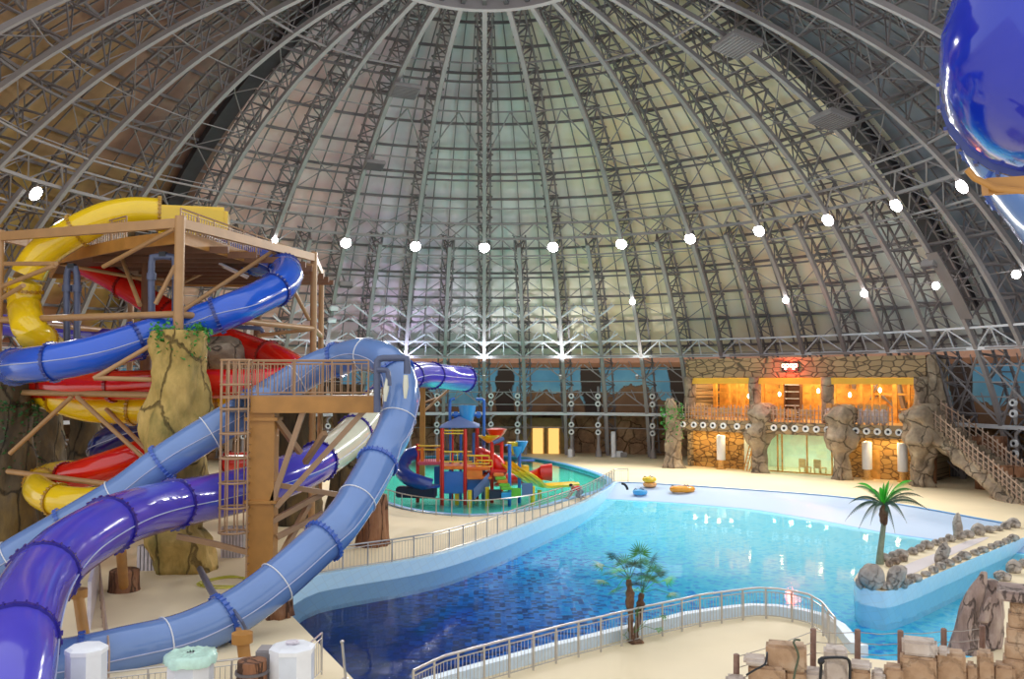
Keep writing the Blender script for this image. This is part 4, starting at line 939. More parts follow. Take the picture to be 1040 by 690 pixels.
# partition posts, shelves and lamps inside the bays
rr = random.Random(3)
for bay, (u0, u1) in enumerate(((1.1, 6.3), (7.5, 12.7), (13.9, BLEN - .9))):
    for k in range(6):
        u = u0 + (u1 - u0) * (k + .5) / 6 + rr.uniform(-.2, .2); w = rr.choice((.12, .2, .35)); v = rr.uniform(3.2, 4.8)
        bp_(lambda m: bbx(m, u, u + w, v, v + .2, Z2, ZB + .6), 'timber_post', M['goldwood'])
    bp_(lambda m: (bbx(m, u0, u1, 4.9, 5.1, 6.6, 6.75), bbx(m, u0, u1, 4.9, 5.1, 5.4, 5.5)), 'shelf', M['goldwood'])
t = thing('shelf_unit', 'dark glazed shelf unit in the second restaurant bay', 'shelf', fb(9.2, 3.2, Z2))
bp_(lambda m: (bbx(m, 8.5, 8.6, 3, 3.5, Z2, 7.6), bbx(m, 9.9, 10, 3, 3.5, Z2, 7.6), bbx(m, 8.5, 10, 3.45, 3.5, Z2, 7.6)), 'carcass', M['tan_dark'], parent=t)
bp_(lambda m: [bbx(m, 8.6, 9.9, 3, 3.45, z, z + .06) for z in (5, 5.6, 6.2, 6.8, 7.4)], 'shelves', M['white'], parent=t)
M['warmlamp'] = emis('lit_warm_lamp', (1, .78, .4, 1), 9)
for k, (u, v, z) in enumerate(((5.6, 2.2, 6.4), (8.3, 2.6, 6.6), (11.6, 3.0, 6.9), (14.5, 2.4, 6.6), (16.6, 3.4, 7.0), (12.4, 3.4, 6.2))):
    t = thing('pendant_lamp', ('glowing pendant lamp at the right end of the first restaurant bay', 'glowing pendant lamp beside the dark shelf unit in the middle bay', 'glowing pendant lamp near the right of the middle bay, hanging highest there', 'glowing pendant lamp at the left end of the third restaurant bay', 'glowing pendant lamp in the centre of the third restaurant bay', 'lowest glowing pendant lamp beside the pillar of the middle bay')[k], 'lamp', fb(u, v, z))
    mb = MB(); c = fb(u, v, z); mb.lathe(c, [(.04, .22), (.1, .16), (.13, 0), (.1, -.12), (.04, -.18)], 12); mb.build('shade', M['warmlamp'], t, True)
    mb = MB(); mb.bar(c + Vector((0, 0, .5)), fb(u, v, ZB + .7), .03); mb.build('cord', M['black'], t)
# clock sign with red digits
sg = thing('led_sign', 'small glowing red LED sign on the flagstone parapet', 'sign', fb(10.2, .45, 8.55))
bp_(lambda m: bbx(m, 9.5, 10.95, .42, .6, 8.6, 9.3), 'housing', M['black'], parent=sg)
SEG = {'x': 'abfgc', 'y': 'afbge', '0': 'abcdef', '1': 'bc', '2': 'abged', '3': 'abgcd', '4': 'fgbc', '5': 'afgcd', '6': 'afgedc', '7': 'abc', '8': 'abcdefg', '9': 'abcfgd'}
def digit(mb, ch, u, z, w=.2, h=.44, t_=.06):
    P = {'a': (0, h, w, h), 'd': (0, 0, w, 0), 'g': (0, h / 2, w, h / 2), 'f': (0, h / 2, 0, h), 'b': (w, h / 2, w, h), 'e': (0, 0, 0, h / 2), 'c': (w, 0, w, h / 2)}
    for s_ in SEG[ch]: x0_, y0_, x1_, y1_ = P[s_]; mb.bar(fb(u + x0_, .4, z + y0_), fb(u + x1_, .4, z + y1_), t_, .05)
mb = MB()
for ch, u in zip('xyxy', (9.58, 9.92, 10.28, 10.62)): digit(mb, ch, u, 8.72, .24, .46, .1)
mb.build('segments', emis('red_led', (1, .25, .18, 1), 12), sg)
l = bpy.data.lights.new('led_glow', 'POINT'); l.energy = 220; l.color = (1, .08, .04); l.shadow_soft_size = .3; lo = bpy.data.objects.new('led_glow', l); COL.objects.link(lo); lo.location = fb(10.2, .0, 8.95)
# round nozzles in the balcony fascia
M['nozzle'] = mat('white_nozzle_ring', rgb(236, 238, 240), .35); M['hole'] = mat('dark_nozzle_hole', rgb(30, 30, 36), .6)
def nozzle(c, n, parent=None, r=.3):
    n = n.normalized(); mb = MB(); a = n.cross(Vector((0, 0, 1))).normalized(); b = a.cross(n)
    ring = lambda rr_, d: [c + n * d + (a * math.cos(q * math.pi / 9) + b * math.sin(q * math.pi / 9)) * rr_ for q in range(18)]
    mb.rings([ring(r, -.12), ring(r, .1), ring(r * .82, .16), ring(r * .45, .06)], cap=True); o = mb.build('outer_ring', M['nozzle'], parent, 50)
    mb = MB(); mb.rings([ring(r * .42, .03), ring(r * .42, .1), ring(r * .2, .13)], cap=True); mb.build('core', M['hole'], parent, True)
us = [(p - 692) / 248 for p in (693, 704, 713.5, 723.5, 734, 748, 760, 771, 785.5, 796, 807, 818, 829, 840, 851, 861, 869, 880, 891, 902, 913, 923.5, 933)]
for k, f_ in enumerate(us):
    p_ = at(693 + f_ * 240 / (us[-1]), 430, 70)          # direction only
    d = ray(693 + (f_ / us[-1]) * 240, 430); o0 = Vector((0, 0, H)); q0 = fb(0, -.85, 0)
    s_ = (q0 - o0).dot(V) / d.dot(V); hit = o0 + d * s_; u = (hit - BL).dot(U)
    c = fb(u, -.87, 3.87)
    t = thing('air_nozzle', 'white round air nozzle set in the stone balcony edge', 'nozzle', c, 0, 'round nozzles along the stone balcony edge'); nozzle(c, -V, t, .27)
# balcony railing with close rock-like pickets
M['ropepost'] = mat('weathered_picket', rgb(176, 150, 130), .6, 0, .15, 4)
bal = thing('balcony_railing', 'rustic picket railing along the restaurant balcony', 'railing', fb(BLEN / 2, -.7, Z2))
mb = MB()
for k in range(3): z = Z2 + .3 + .35 * k; mb.bar(fb(-.2, -.7, z), fb(BLEN - 2, -.7, z), .05)
mb.build('rail_wire', M['ropepost'], bal)
for k in range(60):
    u = -.1 + (BLEN - 2.0) * k / 59; mb = MB(); mb.bar(fb(u, -.7, Z2), fb(u + rr.uniform(-.06, .06), -.7 + rr.uniform(-.06, .06), Z2 + rr.uniform(1.1, 1.55)), .075); mb.build('picket', M['ropepost'], bal)
# wrapped furniture on the balcony
M['wrap'] = mat('milky_plastic_wrap', rgb(214, 206, 212), .3, 0, .12, 4); M['wicker'] = mat('honey_rattan', rgb(214, 164, 92), .6, 0, .2, 9)
def chair_proto(label, group, m1, name):
    t = thing(name, label, 'chair', (0, 0, 0), 0, group)
    mb = MB(); mb.bbox((0, 0, .42), (.5, .5, .08), 0, .03); mb.build('seat', m1, t)
    mb = MB(); mb.bbox((0, .23, .75), (.48, .07, .62), 0, .04); mb.build('backrest', m1, t)
    for sx_ in (-1, 1):
        for sy_ in (-1, 1): mb = MB(); mb.bar((sx_ * .2, sy_ * .2, 0), (sx_ * .22, sy_ * .22, .42), .05); mb.build('leg', m1, t)
    return t
proto = chair_proto('honey coloured rattan chair on the restaurant balcony', 'rattan chairs on the balcony behind the pickets', M['wicker'], 'rattan_chair')
n_ = 0
for u in [.9 + .62 * k for k in range(19)]:
    c_ = proto if n_ == 0 else copy_tree(proto); c_.location = fb(u, .05 + .25 * (n_ % 2), Z2); c_.rotation_euler = (0, 0, BANG + (math.pi if n_ % 3 else 0) + .2 * (n_ % 4)); n_ += 1
for k in range(8):
    u = 13.7 + .62 * k; c = fb(u, -.1, Z2)
    t = thing('wrapped_chair_stack', 'stack of rattan chairs wrapped in milky plastic on the third bay of the balcony', 'chair stack', c, 0, 'plastic-wrapped chair stacks in the third bay')
    mb = MB(); mb.bbox(c + Vector((0, 0, .62)), (.54, .5, 1.2), BANG, .12); mb.build('wrapping', M['wrap'], t, True)
    mb = MB(); mb.bbox(c + Vector((0, 0, 1.38)) + V * .12, (.5, .12, .45), BANG, .05); mb.build('chair_back', M['wicker'], t, True)
# white columns standing on the ground floor
def uhit(px_, v):
    d = ray(px_, 430); s_ = (fb(0, v, 0) - Vector((0, 0, H))).dot(V) / d.dot(V); return (Vector((0, 0, H)) + d * s_ - BL).dot(U)
for u, lab in ((uhit(732, .3), 'white cloth-wrapped column lamp before the left ground floor wall'), (uhit(880, .3), 'white cloth-wrapped column lamp left of the golden door'), (uhit(916, .3), 'white cloth-wrapped column lamp right of the golden door')):
    c = fb(u, .3, 0); t = thing('column_lamp', lab, 'lamp', c)
    mb = MB(); mb.lathe(c, [(.42, 0), (.42, .12), (.26, .18), (.24, .8)], 16); mb.build('base', M['wicker'], t, True)
    mb = MB(); mb.lathe(c, [(.36, .8), (.38, .85), (.38, 2.9), (.34, 2.98)], 18); mb.build('shade', M['white'], t, True)
# ladder and rattan sofa set near the glass
for dx, dl, lab in ((0, .5, 'tall wooden ladder leaning left of the shop glass'), (.55, 1.0, 'wooden stepladder standing in front of the shop glass')):
    a0 = 5.95 + dx; t = thing('wooden_ladder', lab, 'ladder', fb(a0, .5, 0))
    for s in (0, .32): mb = MB(); mb.bar(fb(a0 + s, .3, 0), fb(a0 + dl + s * .8, 1.0, 3.0), .07); mb.build('rail', M['goldwood'], t)
    mb = MB()
    for k in range(8): f_ = (k + 1) / 9; mb.bar(fb(a0 + dl * f_, .3 + .7 * f_, 3 * f_), fb(a0 + .32 + dl * f_ - .06 * f_, .3 + .7 * f_, 3 * f_), .04)
    mb.build('rungs', M['goldwood'], t)
for k, (u, lab) in enumerate(((10.6, 'left rattan armchair behind the shop glass'), (11.9, 'right rattan armchair behind the shop glass'))):
    c_ = chair_proto(lab, 'rattan armchairs behind the shop glass', M['wicker'], 'rattan_armchair'); c_.location = fb(u, 2.4, 0); c_.rotation_euler = (0, 0, BANG + math.pi * .9); c_.scale = (1.6, 1.5, 1.1)
# sculpted rock pillars in front
def sculpt(label, u, v, prof, seed, amp=.3, m='greyrock'):
    c = fb(u, v, 0); return column('rock_pillar', label, (c.x, c.y), prof, M[m], seed, amp, 'rock pillar', n=44)
sculpt('root-like rock pillar with ivy at the left corner of the stone building', -.1, -1.2, [(0, 1.1, 0), (.4, .8, 0), (1.6, .62, 0), (3.2, .75, .1), (4.3, .62, -.1), (5.6, .5, -.2), (6.2, .3, -.2)], 41, .35)
p1 = (at(775, 480, 75).x, 75)
def upos(x, y): q = G(x, y); return (q - BL).dot(U), (q - BL).dot(V)
for x, y, lab, sd in ((772, 480, 'first mushroom-shaped rock pillar carrying the balcony, left of the shop glass', 51), (855, 487, 'second mushroom-shaped rock pillar carrying the balcony, right of the shop glass', 52)):
    u, v = upos(x, y); sculpt(lab, u, v, [(0, .8, 0), (.3, .68, 0), (2.0, .6, 0), (2.6, 1.0, 0), (3.3, 1.35, 0), (4.2, .95, .1), (5.0, 1.3, .1), (5.6, 1.05, .3), (5.9, .45, .4)], sd, .3)
u, v = upos(937, 494); sculpt('largest carved rock pillar with a wide head at the top of the rock staircase', u, v, [(0, .85, 0), (.8, .7, 0), (1.8, .75, .1), (2.6, 1.2, .2), (3.4, 1.6, .3), (4.4, 1.55, .3), (5.2, 1.6, -.2), (5.8, 1.1, .2), (6.1, .5, .6)], 53, .34)
c = fb(BLEN + .35, 1.2, 0); column('rock_pillar', 'rough rock buttress at the right end of the building front', (c.x, c.y), [(3.8, .9, .2), (5, .7, .2), (7, .6, .1), (8.4, .5, 0), (9.4, .42, -.1), (9.8, .3, -.1)], M['greyrock'], 55, .3, 'rock pillar')
c = fb(BLEN + .1, 1.0, 0); column('rock_pillar', 'smooth brown rock post beside the dark passage under the staircase', (c.x, c.y), [(0, .45, 0), (3.5, .42, 0)], M['woodrock'], 56, .1, 'rock pillar')
c = fb(-.1, -1.2, 4.9); ivy('green ivy hanging from the corner rock pillar of the building', (c.x, c.y, 5.2), .95, 3.6, 260, s=.28)
# rock staircase sweeping down to the right
st_pts = [at(945, 428, 66), at(962, 440, 64.5), at(985, 458, 62.5), at(1008, 478, 60), at(1030, 496, 58), at(1060, 522, 55)]
stp = spline(st_pts, .5)
mb = MB(); rows = []
for k, p in enumerate(stp):
    t_ = (stp[min(k + 1, len(stp) - 1)] - stp[max(k - 1, 0)]); t_.z = 0; t_.normalize(); s_ = Vector((-t_.y, t_.x, 0)); row = []
    for i in range(20):
        th = 2 * math.pi * i / 20; d = s_ * math.cos(th) * 1.4 + Vector((0, 0, math.sin(th) * .75)); w = noise.fractal((p + d) * .8, 1, 2, 4)
        q = p + d * (1 + .3 * w) - Vector((0, 0, .45)); row.append(q)
    rows.append(row)
mb.rings(rows); stair = thing('rock_staircase', 'rock-sided staircase sweeping down to the right from the balcony', 'staircase', Vector((stp[len(stp) // 2].x, stp[len(stp) // 2].y, 0)))
mb.build('rock_flank', M['greyrock'], stair, 'all')
mb = MB()
for k in range(0, len(stp) - 1):
    p = stp[k]; t_ = (stp[min(k + 1, len(stp) - 1)] - stp[max(k - 1, 0)]); t_.z = 0; mb.box(p + Vector((0, 0, .2)), (.5, 2.2, .35), math.atan2(t_.y, t_.x))
mb.build('steps', M['greyrock'], stair)
for x, y, r in ((1005, 497, 1.1), (1029, 504, 1.2)):
    q = G(x, y); mb = MB()
    rows = []
    for j in range(10):
        z = j * .25 * (2.2 if x < 1010 else 1.2) / 1.3; rows.append([Vector((q.x, q.y, z)) + hexdir(2 * math.pi * i / 16) * (r * (.75 + .04 * j) * (1 + .25 * noise.noise(Vector((math.cos(i * .39) * 1.5, math.sin(i * .39) * 1.5, z + x))))) for i in range(16)])
    mb.rings(rows); mb.build('rock_foot', M['woodrock'], stair, 'all')
for side in (-1, 1):
    mb = MB(); top = []
    for k in range(0, len(stp)):
        p = stp[k]; t_ = (stp[min(k + 1, len(stp) - 1)] - stp[max(k - 1, 0)]); t_.z = 0; t_.normalize(); s_ = Vector((-t_.y, t_.x, 0)) * side * 1.05
        top.append(p + s_ + Vector((0, 0, 1.35)))
    mb.tube(top, .05, 6); mb.tube([p - Vector((0, 0, .4)) for p in top], .03, 5); mb.tube([p - Vector((0, 0, .75)) for p in top], .03, 5); mb.build('stair_rail', M['ropepost'], stair)
    for k in range(0, len(top), 1): mb = MB(); mb.bar(top[k] - Vector((0, 0, 1.35)), top[k] + Vector((0, 0, .25)), .08); mb.build('rail_post', M['ropepost'], stair)
# passage beneath the stairs
t = thing('steel_shutter', 'grey ribbed shutter in the dark passage beneath the rock staircase', 'shutter', at(972, 484, 72)); q = at(972, 470, 72); q.z = 1.4
mb = MB(); mb.box(q, (3.0, .1, 2.8)); mb.build('panel', M['steel_dark'], t)
mb = MB(); [mb.box(q + Vector((-1.4 + .28 * k, -.08, 0)), (.06, .06, 2.8)) for k in range(11)]; mb.build('ribs', M['steel'], t)
# ---- nozzle stems along the gallery posts
stem_px = [(441, 496), (485, 497), (495, 0)]
def stem(j, group):
    r = rad_at(3) - .9
    for z0, z1, zs in ((.0, 4.1, (2.5, 3.25)), (4.6, 7.3, (5.4, 6.2))):
        if z0 > 1 and abs(j) > 6.2: continue
        p = polar(j, r, z0); inw = (Vector((0, DC, 0)) - Vector((p.x, p.y, 0))).normalized()
        t = thing('duct_stem', 'slim grey duct with two round white nozzles, at floor level by a steel post' if z0 < 1 else 'slim grey duct with two round white nozzles, at gallery level by a steel post', 'air duct', p, 0, 'floor level nozzle ducts along the posts' if z0 < 1 else 'gallery level nozzle ducts along the posts')
        mb = MB()
        if z0 < 1: mb.lathe(p, [(.34, 0), (.3, .5), (.16, 1.0), (.15, 3.6)], 10); mb.tube([polar(j, r, 3.6), polar(j, r, 3.9), polar(j + .04, r, 4.2)], .12, 8)
        else: mb.lathe(p, [(.1, 0), (.14, .4), (.14, 2.0), (.1, 2.6)], 10)
        mb.build('duct', M['steel'], t, True)
        for z in zs: nozzle(polar(j, r - .18, z), inw, t, .29)
for k in range(-9, 5): stem(k * .5 + (.085 if k % 2 == 0 else -.085), '')
stem(6.2, '')
# lit doors in the rock wall
M['warmwall'] = emis('lit_doorway', (1, .60, .17, 1), .75)
for n_, x in enumerate((547, 563.5)):
    q = at(x, 460, 0 + 96.5); j = math.atan2(q.x, q.y - DC) / D12; r = RW - 1.35
    root = bpy.data.objects.new('door_%d' % (n_ + 1), None); COL.objects.link(root); root.location = polar(j, r, 0); setp(root, ('left', 'right')[n_] + ' one of two warm lit doorways in the rock wall', 'door', kind='structure')
    c = polar(j, r, 1.35); mb = MB(); mb.box(c, (1.1, .06, 2.7), -j * D12); mb.build('lit_opening', M['warmwall'], root)
    mb = MB()
    for s in (-1, 1): mb.box(c + Matrix.Rotation(-j * D12, 3, 'Z') @ Vector((s * .64, -.05, .05)), (.14, .2, 2.8), -j * D12)
    mb.box(c + Vector((0, 0, 1.45)), (1.45, .2, .16), -j * D12); mb.build('frame', M['goldwood'], root)
mb = MB(); q = at(555, 450, 96.5); j = math.atan2(q.x, q.y - DC) / D12; mb.box(polar(j, RW - .95, 1.9), (5.6, .5, 3.8), -j * D12)
setp(mb.build('wall_recess', mat('olive_plaster', rgb(136, 118, 72), .7)), 'olive plaster wall panel around the two lit doorways', 'wall', kind='structure')
for k, (x, h_, lab) in enumerate(((579, .8, 'white canister standing by the wall beside the right lit doorway'), (623, 2.6, 'tall white roll standing against the rock wall'), (629, .6, 'low white crate at the foot of the rock wall'), (633, .5, 'low grey crate next to the white one at the rock wall'))):
    q = G(x, 464.5); mb = MB()
    if k in (0, 1): mb.lathe((q.x, q.y, 0), [(.3, 0), (.3, .06), (.24, .1), (.24, h_ - .1), (.2, h_)], 14)
    else: mb.bbox((q.x, q.y, h_ / 2), (.7, .6, h_), .1, .05)
    setp(mb.build('canister' if k == 0 else ('plastic_roll' if k == 1 else 'crate'), M['white'] if k < 3 else M['steel'], smooth=True), lab, ('canister', 'roll', 'crate', 'crate')[k])
# speakers, air units and small lamps hung on the dome
def hung(name, label, cat, x, y, j, a, size, m, group=None, tilt=.5):
    p = dome(j, a, -.5); inw = Vector((-math.sin(j * D12), -math.cos(j * D12), 0)); t = thing(name, label, cat, p, 0, group)
    Mx = Matrix.Rotation(-j * D12, 3, 'Z') @ Matrix.Rotation(tilt, 3, 'X')
    mb = MB(); mb.bbox(p, size, bev=.08, M=Mx); mb.build('case', m, t)
    mb = MB()
    for k in range(9): mb.box(p + Mx @ Vector((0, (k - 4) / 9.5 * size[1], -size[2] / 2 - .02)), (size[0] * .9, size[1] * .05, .05), M=Mx)
    mb.build('grille', M['steel_dark'], t)
    mb = MB(); mb.bar(p, dome(j, a, 1.2), .1); mb.build('hanger', M['steel'], t)
def find(x, y):
    """rib coordinate of the dome point seen at that pixel"""
    best = None
    for i in range(-80, 81):
        for k in range(60):
            j = i * .1; a = .4 + k * .0165; v = CR.transposed() @ (dome(j, a) - Vector((0, 0, H)))
            if v.z >= 0: continue
            e = (520 + F * v.x / -v.z - x) ** 2 + (345 - F * v.y / -v.z - y) ** 2
            if best is None or e < best[0]: best = (e, j, a)
    return best[1], best[2]
for x, y, lab, sz in ((412, 89, 'upper grey air unit hung on a rib left of the dome centre', (2.2, 1.8, .35)), (381, 165, 'lower grey air unit hung on a rib left of the dome centre', (1.7, 1.4, .35)), (750, 36, 'large grey air unit at the upper right of the dome', (3.0, 2.2, .45)), (847, 118, 'grey air unit on a rib to the right, below the large one', (2.6, 2.0, .45)),
                      (347, 288, 'small pale unit on the rib below the leftmost centre lamp', (1.3, .5, .5)), (951, 267, 'small grey unit on the rib above the ladder panel at right', (1.3, .5, .6))):
    hung('air_unit', lab, 'air unit', x, y, *find(x, y), sz, M['steel'], tilt=-.25)
j_, a_ = find(968, 290); t = thing('rib_ladder_panel', 'grey perforated panel following a rib at the right of the dome', 'panel', dome(j_, a_))
mb = MB(); aa = [a_ - .07 + .014 * k for k in range(11)]
for q0, q1 in zip(aa, aa[1:]): mb.bar(dome(j_, q0, -.5), dome(j_, q1, -.5), 1.1, .12, up=(math.sin(j_ * D12), math.cos(j_ * D12), .3))
mb.build('panel', M['steel_mid'], t)
for x, y, lab in ((337, 311, 'left small white spotlight box at the low left rib, upper one'), (337, 324, 'small white spotlight box at the low left rib, lower one')):
    hung('spotlight_box', lab, 'spotlight', x, y, *find(x, y), (.8, .4, .5), M['white'])
for x, y, lab in ((278, 240, 'small lit lamp just above the tower beam end'), (643, 307, 'small lit lamp on the rib right of the dome centre'), (798, 301, 'small lit lamp on a lower rib, left of three over the stone building'), (877, 295, 'small lit lamp on a lower rib, middle of three over the stone building'), (955, 289, 'small lit lamp beside the perforated rib panel'), (1034, 278, 'small lit lamp at the right edge of the picture')):
    j_, a_ = find(x, y); p = dome(j_, a_, -.3); t = thing('spot_lamp', lab, 'lamp', p)
    mb = MB(); mb.blob(p, (.28, .28, .28), 0, 0, 1, 2); mb.build('globe', M['smalllamp'], t, True)
    mb = MB(); mb.bar(p, dome(j_, a_, .5), .1); mb.build('bracket', M['steel'], t)
# ================================================================== children's water play structure in the splash pool
P_ = {'r': mat('play_red', rgb(226, 40, 24), .3, 0, .06, 2, coat=.5), 'o': mat('play_orange', rgb(244, 128, 26), .35, 0, .08, 2, coat=.4), 'y': mat('play_yellow', rgb(248, 206, 40), .3, 0, .06, 2, coat=.5),
      'b': mat('play_blue', rgb(38, 110, 200), .35, 0, .06, 2, coat=.4), 'p': mat('play_pink', rgb(226, 96, 120), .4, 0, .06, 2), 'c': mat('canopy_slate', rgb(104, 124, 172), .6, 0, .06, 1), 'g': mat('play_green', rgb(120, 200, 60), .4, 0, .1, 2),
      'n': mat('play_navy', rgb(24, 60, 150), .3, 0, .1, 1, coat=.8), 'k': mat('play_dark', rgb(34, 42, 66), .5), 's': mat('bright_sky_blue', rgb(60, 160, 224), .3, 0, .05, 1, coat=.5)}
PB = -.42
ps = thing('water_play_structure', 'red, orange and blue water play structure with a slate canopy in the splash pool', 'play structure', Vector((at(470, 495, 60).x, 60, PB)))
def pp(fn, name, c, label=None, smooth=False): mb = MB(); fn(mb); return mb.build(name, P_[c], ps, smooth, label=label)
def postp(x, y0, Y, c='r', r=.13, yb=None):
    p = at(x, y0, Y); zb = PB if yb is None else at(x, yb, Y).z
    pp(lambda m: m.tube([Vector((p.x, Y, zb)), p], r, 10), 'post', c, smooth=True)
def slab(x0, x1, yt, Y0, Y1, c, th=.22, name='platform'):
    z = at((x0 + x1) / 2, yt, Y0).z; a0, a1 = at(x0, yt, Y0).x, at(x1, yt, Y0).x
    pp(lambda m: m.bbox(((a0 + a1) / 2, (Y0 + Y1) / 2, z), (a1 - a0, Y1 - Y0, th), 0, .05), name, c)
def panel(x0, x1, y0, y1, Y, c, th=.1, name='panel'):
    p, q = at(x0, y0, Y), at(x1, y1, Y); zb = max(PB, q.z); pp(lambda m: m.bbox(((p.x + q.x) / 2, Y, (p.z + zb) / 2), (q.x - p.x, th, p.z - zb), 0, .03), name, c)
def prail(x0, x1, y, Y, c='y', ys=(0, 8), bars=0, h=None):
    a0, a1 = at(x0, y, Y), at(x1, y, Y); dz = ys[1] * Y / F
    pp(lambda m: (m.tube([a0, a1], .055, 8), m.tube([a0 - Vector((0, 0, dz)), a1 - Vector((0, 0, dz))], .045, 8)), 'guard_rail', c, smooth=True)
    if bars:
        for k in range(bars + 1): q = a0.lerp(a1, k / bars); pp(lambda m: m.bar(q, q - Vector((0, 0, dz)), .05), 'guard_bar', c)
FY = 59.6
for x, y0, Y in ((449.3, 435, FY), (472.5, 436, FY), (459, 436, 62.5), (484.6, 435, 62.5), (424.4, 451, 61), (499.7, 449, 60.5), (509.6, 449, 62.5), (448.5, 452, 62.5)): postp(x, y0, Y)
slab(449, 473, 475.5, FY, 62.8, 'o'); slab(473, 498, 476.5, FY + .2, 63, 'o'); slab(424, 449, 471, 60.6, 62.8, 'p'); slab(474, 500, 486, FY - .2, 61, 'o', .16); slab(498, 515, 479, 60.3, 62.6, 'r', .2)
panel(451, 471, 479, 501.5, FY + .1, 'b'); panel(474, 489, 486, 499, FY + .4, 'b'); panel(474, 490, 478, 485, FY - .1, 'o', .12)
panel(441, 448, 474, 492, 62.6, 'b')
prail(449, 472, 437.5, FY, 'y', (0, 3)); prail(450, 472, 459, FY, 'y', (0, 10), 3); prail(474, 497, 463, FY + .3, 'y', (0, 8), 3); prail(484, 500, 468, FY + .6, 'y', (0, 6), 2); prail(459, 484, 459, 62.5, 'y', (0, 10), 3)
prail(424, 448, 453, 60.8, 'y', (0, 4)); panel(427, 430.5, 455, 469, 60.8, 'o'); panel(443, 446.5, 455, 469, 60.8, 'o')
pp(lambda m: [m.bar(at(431 + k * 1.7, 457, 60.8), at(431 + k * 1.7, 469, 60.8), .035) for k in range(7)], 'net', 'k', 'dark climbing net')
# canopy
ap = at(466.5, 423, 61); cz = at(466, 433.5, FY).z; cs = [Vector((at(446.5, 433, FY).x, FY - .2, cz)), Vector((at(487, 433, FY).x, FY - .2, cz)), Vector((at(487, 433, FY).x, 63.2, cz)), Vector((at(446.5, 433, FY).x, 63.2, cz))]
pp(lambda m: m.add(cs + [ap] + [c_ - Vector((0, 0, .08)) for c_ in cs] + [ap - Vector((0, 0, .1))], [(0, 1, 4), (1, 2, 4), (2, 3, 4), (3, 0, 4), (6, 5, 9), (7, 6, 9), (8, 7, 9), (5, 8, 9), (0, 5, 6, 1), (1, 6, 7, 2), (2, 7, 8, 3), (3, 8, 5, 0)]), 'canopy', 'c', 'slate blue pyramid canopy')
# tipping bucket with frame
bc_ = at(474.5, 428, 61.5); bt = at(474.5, 412, 61.5)
pp(lambda m: m.rings([[Vector((bc_.x + math.cos(q) * r, 61.5 + math.sin(q) * r, z)) for q in [math.pi * 2 * i / 20 for i in range(20)]] for r, z in ((.42, bc_.z), (.62, bt.z), (.56, bt.z), (.4, bc_.z + .1))], True), 'bucket', 's', 'bright blue tipping bucket', 40)
for x in (457, 491.6): pp(lambda m: m.tube(spline([at(x, 440 if x < 470 else 452, 61.5), at(x, 424, 61.5), at(x, 409, 61.5), at(x + (-1.5 if x > 470 else 1.5), 406, 61.5), at(x + (-8 if x > 470 else 5), 405.5, 61.5)], .4), .1, 8), 'bucket_frame', 'b', smooth=True)
pp(lambda m: m.tube([at(459, 421.5, 61.5), at(489, 421.5, 61.5)], .12, 8), 'axle', 'b', smooth=True)
for x in (463, 486): pp(lambda m: m.tube([at(x - 2, 421.5, 61.5), at(x + 2, 421.5, 61.5)], .24, 10), 'hub', 'b', smooth=True)
for x in (457.5, 468, 481): postp(x, 440, 61.8, 'b', .1)
postp(491, 438, 62.5, 'c', .14)
pp(lambda m: m.lathe(at(496.5, 447, 61), [(.12, -.2), (.7, .22), (.75, .3), (.1, .1)], 16), 'spray_dish', 'y', smooth=True)
pp(lambda m: m.lathe(at(504, 444, 62), [(.12, -.2), (.55, .22), (.75, .55), (.3, .62)], 16), 'spray_dish', 'r', smooth=True)
pp(lambda m: m.tube([at(501, 450, 60.4), at(512, 445.5, 60.4)], .14, 10), 'water_cannon', 'c', smooth=True)
prail(498, 511, 449.5, 60.6, 'r', (0, 2))
# stairs and ramps
for k in range(5): slab(501 + k * 2, 512 + k * 2, 483 + k * 3.4, 59.4 - k * .3, 60.2, 'ogogg'[k], .2, 'step')
panel(497, 509, 498, 507, 58.6, 'k', .8, 'box'); panel(509, 519, 500, 507, 58.4, 's', .8, 'box'); panel(519, 529, 496, 505, 59.0, 'g', .1, 'splash_guard')
pp(lambda m: m.add([at(481, 497, 58.5), at(497, 480, 59.5), at(497, 494, 59.5), at(481, 508, 58.5), at(481, 497, 58.6) + Vector((0, .08, 0)), at(497, 480, 59.6) + Vector((0, .08, 0)), at(497, 494, 59.6) + Vector((0, .08, 0)), at(481, 508, 58.6) + Vector((0, .08, 0))], [(0, 1, 2, 3), (7, 6, 5, 4), (0, 4, 5, 1), (1, 5, 6, 2), (2, 6, 7, 3), (3, 7, 4, 0)]), 'net_panel', 'c', 'grey leaning net panel')
for x, y0, yb in ((464, 495, 511), (477, 498, 514), (481.5, 492, 507), (495, 495, 513), (541, 494, 512), (548, 498, 506)):
    Yb = (H - PB) * F / (yb - 386) ; pp(lambda m: m.tube([Vector((at(x, yb, Yb).x, Yb, PB)), at(x, y0, Yb)], .15, 8), 'yellow_bollard', 'y', smooth=True)
